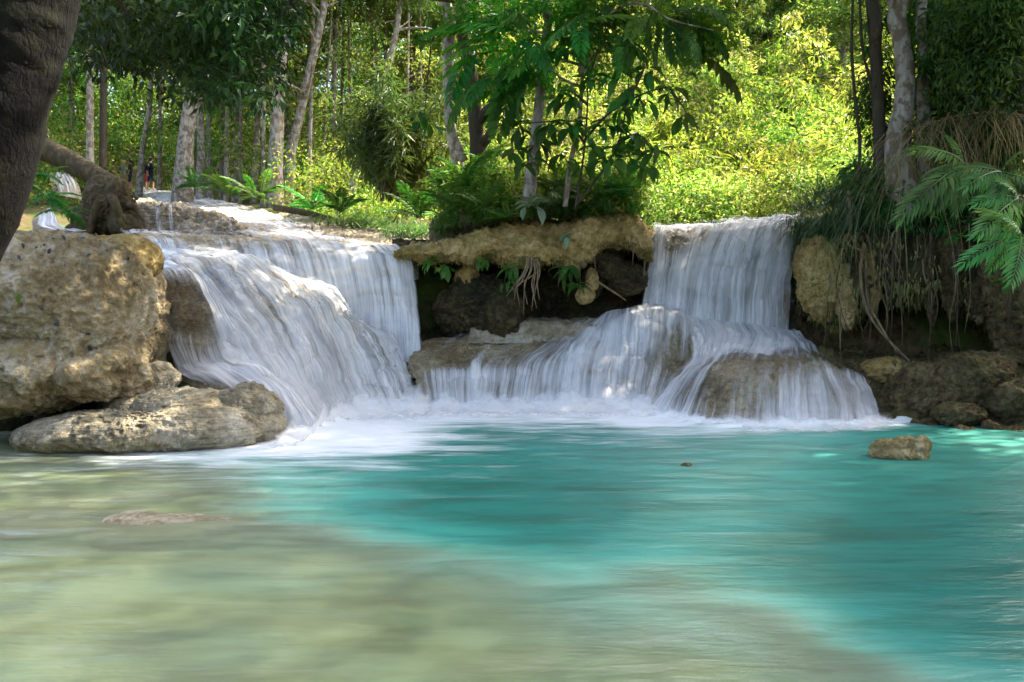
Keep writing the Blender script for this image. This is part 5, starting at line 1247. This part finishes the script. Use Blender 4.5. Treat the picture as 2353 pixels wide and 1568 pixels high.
for (u, v, n) in BC:
    c = P(u, v, rng.uniform(13.5, 14.2))
    for i in range(n + 2):
        a = i * 2.4 + rng.uniform(-.4, .4); e = rng.uniform(-1.1, .25)
        o = link('leaf', BIG['big' if i % 2 else 'big_b'], t)
        aim(o, c - b0 + rng.normal(size=3) * .05, (math.sin(a) * math.cos(e), math.cos(a) * math.cos(e) * .8, math.sin(e)), (rng.normal() * .3, rng.normal() * .3 - .3, 1), rng.uniform(.27, .43))
b0 = P(985, 150, 16.8)
t = empty('broadleaf_branch', b0, 'drooping branch of round leaves left of the island trunks', 'branch')
link('stem', MB().tube(np.array([P(1060, 60, 17.0), P(1000, 80, 16.8), P(985, 160, 16.8), P(975, 270, 16.9)]) - b0, [.03, .02, .015, .008], 6, 20).mesh('stem', M['bark_dark']), t)
for (u, v, n) in [(964, 70, 6), (995, 35, 5), (980, 94, 6), (975, 250, 5), (960, 280, 5), (985, 285, 4), (1010, 60, 5)]:
    for i in range(n):
        a = i * 2.4; e = rng.uniform(-1.2, .2); o = link('leaf', BIG['big'], t)
        aim(o, P(u, v, 16.8) - b0 + rng.normal(size=3) * .05, (math.sin(a) * math.cos(e), math.cos(a) * math.cos(e), math.sin(e)), (0, -.3, 1), rng.uniform(.28, .42))
frond_plant('grey_rosette', P(1222, 470, 14.4), 11, .40, 'grey', 'grey-green broad-leaved rosette at the foot of the pale trunk', 'plant', seed=3, el=(-.9, .7))
frond_plant('ledge_sprig', P(1300, 540, 14.5), 8, .24, 'grey', 'small blue-green sprig on the lip of the overhanging ledge', 'plant', seed=4, el=(-1.2, .5))

# ferns of the island: left bush and small ones
for k, (u, v, Y, n, L, kd, lab) in enumerate([
        (1075, 430, 15.6, 16, 1.0, 'fern', 'large bright fern at the upper left of the central island'), (1040, 470, 15.4, 14, .85, 'fern', 'fern overhanging the left end of the central island'),
        (1110, 470, 15.1, 14, .85, 'fern_b', 'fern in the middle of the island fern bush'), (1025, 505, 15.3, 10, .6, 'fern_b', 'low fern on the dark soil at the left end of the island'),
        (1130, 385, 15.8, 9, .8, 'fern_b', 'grey-green arching fern against the dark forked trunk'), (1160, 500, 14.9, 9, .55, 'fern', 'small fern left of the grey rosette'),
        (1275, 470, 14.8, 10, .6, 'palm_b', 'small palm-like plant right of the pale trunk'), (1290, 440, 15.2, 12, .7, 'fern', 'shaded fern behind the sapling stems'),
        (1380, 455, 15.2, 12, .7, 'fern', 'shaded fern above the right end of the ledge'), (1430, 450, 15.4, 11, .7, 'fern_b', 'dark fern at the right end of the island')]):
    frond_plant('fern', P(u, v, Y), n, L, kd, lab, 'fern', 'ferns of the central island', seed=10 + k, el=(-.15, 1.0))
# leafy ground cover on the island
cl = np.array([P(rng.uniform(1010, 1470), rng.uniform(395, 480), rng.uniform(15.4, 17.2)) for _ in range(190)])
V, T = clump_leaves(cl, rng.uniform(.15, .35, len(cl)), 55, .11, .45, .8, .3, rng, shell=.6)
tag(link('island_undergrowth', mesh('island_undergrowth', V, T, M['leaf_mid'], smooth=False)), 'dense small leaves covering the top of the central island', kind='stuff')
# plants hanging in the hollow
for k, (u, v, n, L, kd, lab) in enumerate([(985, 600, 9, .22, 'sprig', 'bright sprig hanging at the left under the ledge'), (1020, 612, 10, .24, 'sprig', 'second bright sprig under the ledge, next to the left fall'), (1105, 590, 8, .24, 'sprig', 'sprig beside the mossy column'),
                                           (1180, 612, 8, .28, 'fern_b', 'small fern left of the hanging roots'), (1310, 615, 9, .34, 'fern_b', 'fern hanging right of the pale roots'), (1325, 655, 7, .28, 'fern_b', 'lower fern hanging right of the pale roots'), (1165, 650, 5, .2, 'fern_b', 'tiny fern low in the hollow')]):
    frond_plant('hanging_plant', P(u, v, 14.72), n + 3, L * 1.3, kd, lab, 'plant', 'green plants hanging in the hollow', seed=40 + k, el=(-1.3, .1), az=(1.6, 4.7))

# ---------------------------------------------------------------- right bank plants
heads = [((2300, 395), 11.2, [(2228, 430), (2240, 380), (2262, 450), (2330, 470), (2380, 440), (2200, 400), (2290, 460), (2350, 350)], 'wide palm-like fern leaning out of the right bank'),
         ((2345, 535), 10.8, [(2245, 545), (2222, 605), (2282, 615), (2330, 640), (2260, 490), (2390, 610), (2300, 500)], 'lowest bright palm-like fern at the right edge'),
         ((2215, 375), 12.2, [(2082, 490), (2130, 410), (2150, 480), (2200, 480), (2110, 350), (2270, 430), (2180, 320)], 'palm-like fern in front of the pale spotted trunk'),
         ((2340, 455), 11.0, [(2250, 470), (2262, 530), (2320, 545), (2400, 520), (2300, 420)], 'palm-like fern between the upper and lower right ferns')]
for hk, ((u, v), Y, tips, lab) in enumerate(heads):
    b0 = P(u, v, Y)
    t = empty('palm_fern', b0, lab, 'fern', 'palm-like ferns of the right bank')
    link('stem', MB().tube([(0, 0, 0), (.1, .35, -.12), (.15, .9, -.5)], [.02, .025, .03], 6, 10).mesh('stem', M['root_dark']), t)
    for i, (tu, tv) in enumerate(tips):
        c = P(tu, tv, Y - rng.uniform(-.1, .45)) - b0
        o = link('frond', FROND['bank'], t); aim(o, (0, 0, 0), c + np.array([0, 0, .04]), (rng.normal() * .1, -1.1, 1), np.linalg.norm(c) * 1.12)
for k, (u, v, Y, n, L, kd, lab) in enumerate([(2195, 545, 12.9, 6, .22, 'sprig', 'pale green sprig on the dark bank wall'), (2310, 655, 11.9, 6, .24, 'sprig', 'five-leaved sprig hanging at the right edge'), (2215, 540, 12.8, 5, .2, 'sprig', 'little sprig beside the dark bank wall ferns'), (2330, 560, 11.8, 7, .26, 'sprig', 'leafy sprig between the palm-like ferns')]):
    frond_plant('bank_sprig', P(u, v, Y), n, L, kd, lab, 'plant', 'sprigs of the right bank', seed=60 + k, el=(-.7, .5), az=(2, 5))
TUFT = [blade_tuft('blades', 150, 1.35, .18, .8, .026, 'grass', 1), blade_tuft('blades', 150, 1.5, .2, 1.3, .026, 'grass', 2, lean=(-.3, -.35)), blade_tuft('blades', 90, .9, .12, .5, .02, 'grass', 3)]
DRY = [blade_tuft('straw', 70, 1.05, .16, 1.5, .012, 'straw', 4, lean=(-.35, -.35), up=(-.2, .6)), blade_tuft('straw', 50, .9, .12, 1.4, .012, 'straw', 5, lean=(-.2, -.4), up=(-.6, .3))]
TL = ['grass tuft at the very lip of the right fall', 'grass tuft hanging over the edge of the right fall', 'tall grass tuft behind the lip of the right fall', 'grass clump under the dark right trunk', 'drooping grass clump above the broad stone lobe', 'grass clump between the right trunks and the fall',
      'grass clump at the foot of the pale spotted trunk', 'grass hanging below the pale spotted trunk', 'grass clump right of the pale spotted trunk', 'small grass tuft on the stone lobe', 'grass tuft among the palm-like ferns', 'grass tuft high behind the palm-like ferns', 'grass tuft near the right edge of the bank', 'grass hanging left of the slim stone drip']
for k, (u, v, Y, m_, s) in enumerate([(1850, 520, 15.3, 1, 1.0), (1870, 545, 14.9, 1, 1.05), (1860, 480, 15.9, 0, 1.2), (1930, 470, 15.0, 0, 1.1), (1910, 520, 14.6, 1, 1.1), (1890, 450, 15.6, 0, 1.2), (2000, 480, 14.3, 1, 1.1), (2050, 520, 13.8, 1, .9), (2120, 480, 13.8, 0, .9), (1895, 560, 14.5, 2, .8), (2200, 470, 13.3, 0, .8), (2280, 400, 13.6, 0, .9), (2350, 430, 12.9, 0, .8), (1970, 520, 14.2, 1, 1.0)]):
    o = link('grass_tuft', TUFT[(m_, 0, 2)[k % 3]], loc=P(u, v, Y), rot=(0, 0, 0.9 * (k % 5 - 2)), scale=s * (.85, .7, .9)[k % 3]); tag(o, TL[k], 'grass', 'grass tufts of the right bank')
for k, (u, v, Y, s, lab) in enumerate([(2100, 300, 13.2, 1.2, 'dry straw draped over the pale spotted trunk'), (2180, 270, 12.9, 1.1, 'dry straw right of the pale spotted trunk'), (2260, 265, 12.6, 1.0, 'dry straw above the palm-like ferns'), (2330, 270, 12.3, 1.0, 'dry straw at the right edge'), (2070, 370, 13.1, 1.0, 'long dry straw hanging low on the pale spotted trunk'), (1900, 560, 14.3, .8, 'dry grass hanging in front of the broad stone lobe'), (1960, 540, 14.0, .8, 'dry grass hanging between the stone lobes')]):
    o = link('dry_grass', DRY[k % 2], loc=P(u, v, Y), rot=(0, 0, .2 * (k % 3 - 1)), scale=s); tag(o, lab, 'dry grass', 'dry straw of the right bank')
q = np.array([P(2420, 290, 12.0), P(2330, 262, 12.3), P(2230, 262, 12.7), P(2140, 285, 13.0), P(2060, 335, 13.2)])
tag(link('dead_cane', MB().tube(q - q[0], [.02, .018, .014, .01, .005], 6, 30).mesh('dead_cane', M['root']), loc=q[0]), 'arching dead bamboo cane that carries the straw', 'cane')
# leafy cover on top of the right bank
cl = np.array([P(rng.uniform(1950, 2480), rng.uniform(385, 470), rng.uniform(15.2, 18)) for _ in range(210)])
V, T = clump_leaves(cl, rng.uniform(.2, .45, len(cl)), 60, .13, .4, .8, .4, rng, shell=.6)
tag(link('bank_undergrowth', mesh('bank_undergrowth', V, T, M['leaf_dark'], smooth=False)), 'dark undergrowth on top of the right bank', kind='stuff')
cl = np.array([P(u_ := rng.uniform(1940, 2420), rng.uniform(385, 520 if u_ > 2000 else 490), float(np.interp(u_, [1860, 2000, 2420], [15.4, 14.2, 12.6])) + rng.uniform(-.3, .9)) for _ in range(110)])
V, T = clump_leaves(cl, rng.uniform(.15, .32, len(cl)), 45, .15, .3, .9, .8, rng, shell=.6)
tag(link('bank_creepers', mesh('bank_creepers', V, T, M['leaf_dark'], smooth=False)), 'creepers hanging over the brink of the right bank', kind='stuff')
cl = np.array([P(u_ := rng.uniform(1000, 1460), float(np.interp(u_, [1000, 1100, 1250, 1460], [520, 490, 480, 480])) + rng.uniform(-25, 8), rng.uniform(15.0, 15.9)) for _ in range(60)])
V, T = clump_leaves(cl, rng.uniform(.1, .22, len(cl)), 40, .12, .36, .8, .6, rng, shell=.6)
tag(link('ledge_creepers', mesh('ledge_creepers', V, T, M['leaf_pin_d'], smooth=False)), 'small leaves creeping down the soil of the central island', kind='stuff')
# hanging roots
RL = 'thin brown root hanging from the dark right bank'
for k in range(44):
    u = rng.uniform(1880, 2350); Y = float(np.interp(u, [1836, 1960, 2160, 2400], [15.0, 13.9, 12.95, 12.0])) - .1
    v0 = rng.uniform(500, 620); v1 = v0 + rng.uniform(90, 260); w = rng.normal(size=4) * 10
    q = np.array([P(u, v0, Y + .25), P(u + w[0], v0 * .66 + v1 * .34, Y), P(u + w[1], v0 * .33 + v1 * .67, Y), P(u + w[2], v1, Y)])
    tag(link('hanging_root', MB().tube(q - q[0], np.array([.02, .016, .012, .005]) * rng.uniform(.35, .8), 5, 18, .35, k).mesh('hanging_root', M['root_dark' if k % 3 else 'root']), loc=q[0]), RL, 'root', 'roots hanging from the right bank')
for k, (pts, r, mt, lab) in enumerate([
        ([(1985, 560, 14.0), (1978, 640, 13.9), (1996, 720, 13.7), (2040, 780, 13.4), (2092, 832, 13.1)], .035, 'root', 'long pale branch leaning from the bank down to the shelf'),
        ([(1990, 600, 13.95), (1995, 690, 13.75), (2030, 760, 13.45), (2062, 810, 13.2)], .025, 'root', 'thinner branch beside the long pale leaning one'),
        ([(1950, 440, 14.3), (1955, 520, 14.1), (1948, 560, 14.0), (1990, 580, 13.9)], .03, 'root', 'forked root above the slim stone drip'),
        ([(2065, 540, 13.6), (2052, 600, 13.5), (2050, 660, 13.5), (2046, 705, 13.5)], .03, 'root_dark', 'twisted root hanging below the pale spotted trunk'),
        ([(1916, 610, 14.1), (1900, 690, 14.1), (1898, 705, 14.1)], .012, 'root', 'pale dangling root end on the broad stone lobe'),
        ([(1930, 700, 14.0), (1931, 805, 13.9)], .02, 'root', 'straight pale root reaching down to the shelf')]):
    q = np.array([P(*z) for z in pts])
    tag(link('leaning_root', MB().tube(q - q[0], np.linspace(r, r * .55, len(q)), 7, 26, .2, k).mesh('leaning_root', M[mt]), loc=q[0]), lab, 'root')

# ---------------------------------------------------------------- logs, stump, sticks, pale roots
q = np.array([P(-420, 60, 21.5), P(-150, 215, 20.4), P(60, 325, 19.5), P(120, 352, 19.3), P(190, 388, 19.0), P(262, 428, 18.6)])
t = empty('fallen_log', P(262, 428, 18.6), 'thick fallen log leaning on the stump at the upper left', 'log')
link('trunk', MB().tube(q - P(262, 428, 18.6), [.22, .27, .29, .27, .25, .21], 18, 60, .10, 2).mesh('trunk', M['wood']), t)
b0 = P(242, 532, 17.9)
t = empty('tree_stump', b0, 'dark flared stump with roots on the rock terrace', 'stump')
V, Fc = rock_arrays([pxl(238, 480, 17.9, 46, 66, .45), pxl(272, 470, 17.8, 32, 62, .35), pxl(205, 505, 17.8, 38, 46, .38), pxl(285, 520, 17.6, 34, 30, .3), pxl(236, 430, 18.0, 34, 30, .3), pxl(180, 530, 17.7, 30, 20, .25)], sub=6, amp=.06, freq=2.6, fine=.03, seed=77, sharp=18, origin=P(238, 490, 17.9))
V = V + (np.array([1, 1, 0]) * (V - P(238, 490, 17.9)) * .16 * noise(V * np.array([5, 5, .8]), 7)[:, None])
link('bole', mesh('bole', V - b0, Fc, M['wood']), t)
for (u, v, Y, r) in [(310, 478, 17.7, .07), (205, 535, 17.5, .08), (285, 540, 17.4, .08)]:
    q = np.array([P(245, 440, 17.8), P((245 + u) / 2, 470, Y), P(u, v, Y), P(u + (u - 245) * .3, v + 30, Y - .1)])
    link('root', MB().tube(q - b0, [r * 1.6, r * 1.3, r, r * .4], 8, 16, .15, 3).mesh('root', M['wood']), t)
q = np.array([P(632, 478, 25), P(690, 487, 24.4), P(760, 503, 23.8)])
tag(link('fallen_branch', MB().tube(q - q[0], [.11, .10, .08], 10, 20, .12, 4).mesh('fallen_branch', M['wood']), loc=q[0]), 'brown fallen branch lying across the bank of the upper stream', 'log')
q = np.array([P(1368, 645, 14.9), P(1400, 665, 14.8), P(1438, 690, 14.7)])
tag(link('stick', MB().tube(q - q[0], [.025, .022, .015], 6, 10, .1).mesh('stick', M['root']), loc=q[0]), 'bare stick leaning into the right fall below the ledge', 'stick')
b0 = P(1218, 585, 14.75)
t = empty('root_bundle', b0, 'bundle of pale roots fanning down from the overhanging ledge', 'roots')
for k, (u, v) in enumerate([(1163, 682), (1172, 668), (1182, 690), (1195, 705), (1203, 724), (1212, 700), (1222, 714), (1233, 708), (1240, 690), (1228, 680), (1190, 660)]):
    m_ = rng.normal() * 8
    q = np.array([P(1212 + k * 1.6, 585, 14.75), P(1205 + k * 3.6 + m_ * .3, 620, 14.55), P((1210 + 2 * u) / 3 + m_, 655, 14.5), P(u, v, 14.5)])
    link('root', MB().tube(q - b0, [.018, .015, .012, .006], 5, 14, .15, k).mesh('root', M['root']), t)
for k, (u, v0, v1) in enumerate([(1282, 590, 660), (1290, 560, 640), (1365, 585, 650), (1452, 560, 610), (1478, 560, 640), (1095, 590, 640), (1330, 600, 690)]):
    q = np.array([P(u, v0, 14.8), P(u + 3, (v0 + v1) / 2, 14.75), P(u + 1, v1, 14.75)])
    tag(link('ledge_root', MB().tube(q - q[0], [.012, .009, .004], 5, 10, .2, k).mesh('ledge_root', M['root']), loc=q[0]), 'thin pale root dangling from the lip of the overhanging ledge', 'root', 'thin roots under the ledge')

# plants at the left: ferns beside the near trunk, bamboo, low plants on the far bank
for k, (u, v, Y, n, L, kd, lab) in enumerate([(110, 455, 11.5, 11, .55, 'fern_b', 'drooping fern beside the near dark trunk'), (95, 400, 11.8, 8, .5, 'fern', 'small fern peeping out behind the near dark trunk'), (150, 490, 11.6, 9, .42, 'fern_b', 'low fern hanging right of the near dark trunk')]):
    frond_plant('fern', P(u, v, Y), n, L, kd, lab, 'fern', 'ferns beside the near trunk', seed=80 + k, el=(-.6, .7))
for k, (u, v, Y, lab) in enumerate([(780, 490, 26, 'green fern on the far bank beside the fallen branch'), (720, 480, 27, 'fern behind the fallen branch'), (455, 430, 32, 'fern clump at the foot of the stout pale tree'), (590, 455, 29, 'fern clump in front of the twin trunks'), (530, 450, 31, 'fern clump above the upper stream'), (960, 500, 22, 'fern left of the central island')]):
    frond_plant('bank_fern', P(u, v, Y), 13, 1.3, 'fern', lab, 'fern', 'ferns along the upper stream', seed=90 + k, el=(0, .9))
BAM = blade_tuft('leaves', 420, 1.9, .8, .5, .05, 'bamboo', 8)
rngb = np.random.default_rng(12)
b0 = P(905, 462, 25.5)
t = empty('bamboo_clump', b0, 'dark feathery bamboo clump on the far bank left of the island', 'bamboo')
mb = MB(); cl = []
for _ in range(34):
    a = rngb.uniform(0, 6.28); s = rngb.uniform(.2, 1.7)
    tip = np.array([math.sin(a) * s * 1.2, math.cos(a) * s, rngb.uniform(2.2, 4.2) - s * .3]); b_ = rngb.normal(size=3) * np.array([.3, .3, 0])
    mb.tube([b_, b_ * .5 + tip * np.array([.35, .35, .55]), tip], [.022, .016, .005], 5, 10)
    for f in np.linspace(.35, 1.0, 7): cl.append(b_ * (1 - f) + tip * np.array([f ** 1.4, f ** 1.4, f]))
link('cane', mb.mesh('cane', M['root_dark']), t)
V, T = clump_leaves(np.array(cl), np.full(len(cl), .42), 34, .42, .11, 1.0, .5, rngb, shell=.7)
link('leaves', mesh('leaves', V, T, M['bamboo'], smooth=False), t)
o = link('bank_grass', BAM, loc=P(830, 520, 22.5), scale=(.9, .6, .35)); tag(o, 'yellowish grass along the far bank above the flaky rock', 'grass', 'grass on the far bank')
o = link('bank_grass', BAM, loc=P(960, 540, 19.5), scale=(.6, .5, .35)); tag(o, 'grass left of the central island soil', 'grass', 'grass on the far bank')

# ---------------------------------------------------------------- leaf litter on the boulder
LEAF_L = bigleaf_mesh('fallen_leaf', 'straw', .45, .3); LEAF_L.materials[0] = flatmat('dead_leaf', (0.035, 0.032, 0.035), .6)
LEAF_G = bigleaf_mesh('fallen_leaf', 'leaf_pinnate', .4, .15)
bo = bpy.data.objects['large_boulder']
nv = len(bo.data.vertices); co = np.empty(nv * 3, np.float32); bo.data.vertices.foreach_get('co', co); co = co.reshape(-1, 3) + np.array(bo.location)
nn = np.empty(nv * 3, np.float32); bo.data.vertices.foreach_get('normal', nn); nn = nn.reshape(-1, 3)
fr = nn[:, 1] < -.05; co, nn = co[fr], nn[fr]
uu = CX + co[:, 0] / co[:, 1] * F; vv = HV - (co[:, 2] - CAMH) / co[:, 1] * F
spots = [(200, 790, 0), (190, 770, 0), (120, 745, 0), (110, 790, 0), (235, 640, 0), (155, 675, 1), (40, 700, 1), (100, 690, 0)] + [(rng.uniform(40, 300), 545 + abs(rng.normal()) * 60, 0) for _ in range(26)]
for k, (u, v, gcol) in enumerate(spots):
    i = int(np.argmin((uu - u) ** 2 + (vv - v) ** 2)); n_ = nn[i] / np.linalg.norm(nn[i])
    d = np.cross(n_, rng.normal(size=3)); o = link('fallen_leaf', LEAF_G if gcol else LEAF_L)
    aim(o, co[i] + n_ * .012, d, n_, rng.uniform(.08, .15) if k < 8 else rng.uniform(.03, .10))
    tag(o, 'fresh green leaf lying on the large tan boulder' if gcol else 'dark dead leaf lying on the large tan boulder', 'leaf', 'green leaves on the boulder' if gcol else 'dead leaves on the boulder')

# ---------------------------------------------------------------- people far up the stream
CLOTH = {k: flatmat(k + '_cloth', c) for k, c in dict(black=(.015, .015, .02), teal=(.12, .20, .21), red=(.42, .05, .03), grey=(.3, .3, .32), khaki=(.28, .2, .11), navy=(.02, .03, .06)).items()}
SKIN = flatmat('skin', (.50, .27, .17), .6)
HAIR = {'blond': flatmat('blond_hair', (.45, .33, .17)), 'dark': flatmat('dark_hair', (.015, .011, .009)), 'brown': flatmat('brown_hair', (.09, .05, .03))}
def person(base, h, shirt, pants, hair, label, face, armL, armR, sleeve=.30, hem=.47, stride=.06):
    s = h / 1.75
    J = {'pelvis': (0, 0, .93, .135), 'waist': (0, 0, 1.08, .125), 'chest': (0, .01, 1.30, .150), 'neckb': (0, .015, 1.45, .075), 'neck': (0, .0, 1.52, .055), 'chin': (0, -.03, 1.58, .070), 'head': (0, -.005, 1.665, .092), 'crown': (0, .0, 1.73, .055)}
    E = [('pelvis', 'waist'), ('waist', 'chest'), ('chest', 'neckb'), ('neckb', 'neck'), ('neck', 'chin'), ('chin', 'head'), ('head', 'crown')]
    for sd, n, arm in ((-1, 'l', armL), (1, 'r', armR)):
        J['sh' + n] = (sd * .17, .01, 1.40, .062); J['el' + n] = (sd * (.22 + arm[0]), arm[1], 1.13 + arm[2], .043); J['wr' + n] = (sd * (.22 + arm[3]), arm[4], .90 + arm[5], .030); J['ha' + n] = (sd * (.22 + arm[3]), arm[4] - .03, .81 + arm[5], .034)
        J['hip' + n] = (sd * .09, 0, .86, .100); J['kn' + n] = (sd * .10, sd * stride - .02, .49, .062); J['an' + n] = (sd * .10, sd * stride * 1.6 + .02, .09, .042); J['to' + n] = (sd * .12, sd * stride * 1.6 - .13, .035, .036)
        E += [('chest', 'sh' + n), ('sh' + n, 'el' + n), ('el' + n, 'wr' + n), ('wr' + n, 'ha' + n), ('pelvis', 'hip' + n), ('hip' + n, 'kn' + n), ('kn' + n, 'an' + n), ('an' + n, 'to' + n)]
    keys = list(J); me = bpy.data.meshes.new('body')
    me.from_pydata([np.array(J[k][:3]) * s for k in keys], [(keys.index(a), keys.index(b)) for a, b in E], [])
    tmp = bpy.data.objects.new('tmp', me); COL.objects.link(tmp)
    tmp.modifiers.new('skin', 'SKIN'); tmp.modifiers.new('sub', 'SUBSURF').levels = 2
    for i, k in enumerate(keys):
        r = J[k][3] * s; me.skin_vertices[0].data[i].radius = (r * (1.25 if k in ('pelvis', 'waist', 'chest') else 1), r * (.8 if k in ('waist', 'chest') else 1)); me.skin_vertices[0].data[i].use_root = k == 'pelvis'
    dg = bpy.context.evaluated_depsgraph_get(); em = bpy.data.meshes.new_from_object(tmp.evaluated_get(dg)); bpy.data.objects.remove(tmp)
    em.name = 'body'
    for m_ in (SKIN, CLOTH[shirt], CLOTH[pants]): em.materials.append(m_)
    for p in em.polygons:
        c = p.center / s; ax = abs(c.x); p.use_smooth = True
        arm = ax > .185 and c.z < 1.36
        if arm: p.material_index = 1 if c.z > 1.42 - sleeve else 0
        elif c.z > 1.47: p.material_index = 0
        elif c.z > .95: p.material_index = 1
        elif c.z > hem: p.material_index = 2
        else: p.material_index = 0
    root = empty('person', base, label, 'person', rz=face)
    body = link('body', em, root)
    D, Fc = ico(4); H = D * np.array([.098, .108, .115]); keep = ~((D[:, 1] < -.35) & (D[:, 2] < .45))
    H = np.where(keep[:, None], H, H * .86) + np.array([0, .008, 1.672]) + fbm(D * 6, 2, 3)[:, None] * .006
    link('hair', mesh('hair', H * s, Fc, HAIR[hair]), body)
    return root
pp = lambda u, v, Y: tuple(P(u, v, Y))
hang = (.02, .02, 0, .03, -.03, 0); bent = (.02, .05, .02, -.08, -.20, .20)
person(pp(284, 437, 46), 1.66, 'teal', 'khaki', 'blond', 'fair-haired person in a pale teal shirt, leftmost of the four people', 2.2, hang, bent)
person(pp(299, 437, 46.5), 1.76, 'black', 'navy', 'dark', 'dark-haired person in a black shirt seen from the side', -1.4, bent, hang)
person(pp(330, 438, 44), 1.68, 'black', 'red', 'dark', 'person in black top and red shorts facing away', 3.0, hang, hang)
person(pp(346, 438, 44.5), 1.82, 'black', 'navy', 'brown', 'tall person in dark clothes with a backpack, rightmost of the four people', 2.6, bent, hang)
def backpack(base, rz, label):
    V, Fc = rock_arrays([(0, 0, .22, .16, .10, .22), (0, -.05, .14, .12, .08, .12), (0, 0, .38, .12, .08, .09)], sub=4, amp=.006, freq=6, fine=.003, seed=3, sharp=20)
    t = empty('backpack', base, label, 'backpack', rz=rz)
    bag = link('bag', mesh('bag', V, Fc, CLOTH['black']), t)
    for sd in (-1, 1): link('strap', MB().tube([(sd * .10, .08, .42), (sd * .11, .24, .40), (sd * .12, .26, .2), (sd * .10, .09, .04)], [.018] * 4, 6, 16).mesh('strap', CLOTH['grey']), t)
    link('pocket', mesh('pocket', V * np.array([.55, .35, .4]) + np.array([0, -.11, .06]), Fc, CLOTH['grey']), bag)
a = 2.6
backpack(tuple(P(346, 438, 44.5) + np.array([-math.sin(a) * .21 * 1, math.cos(a) * .21, 1.02])), a + math.pi, 'black and grey backpack worn by the rightmost person')
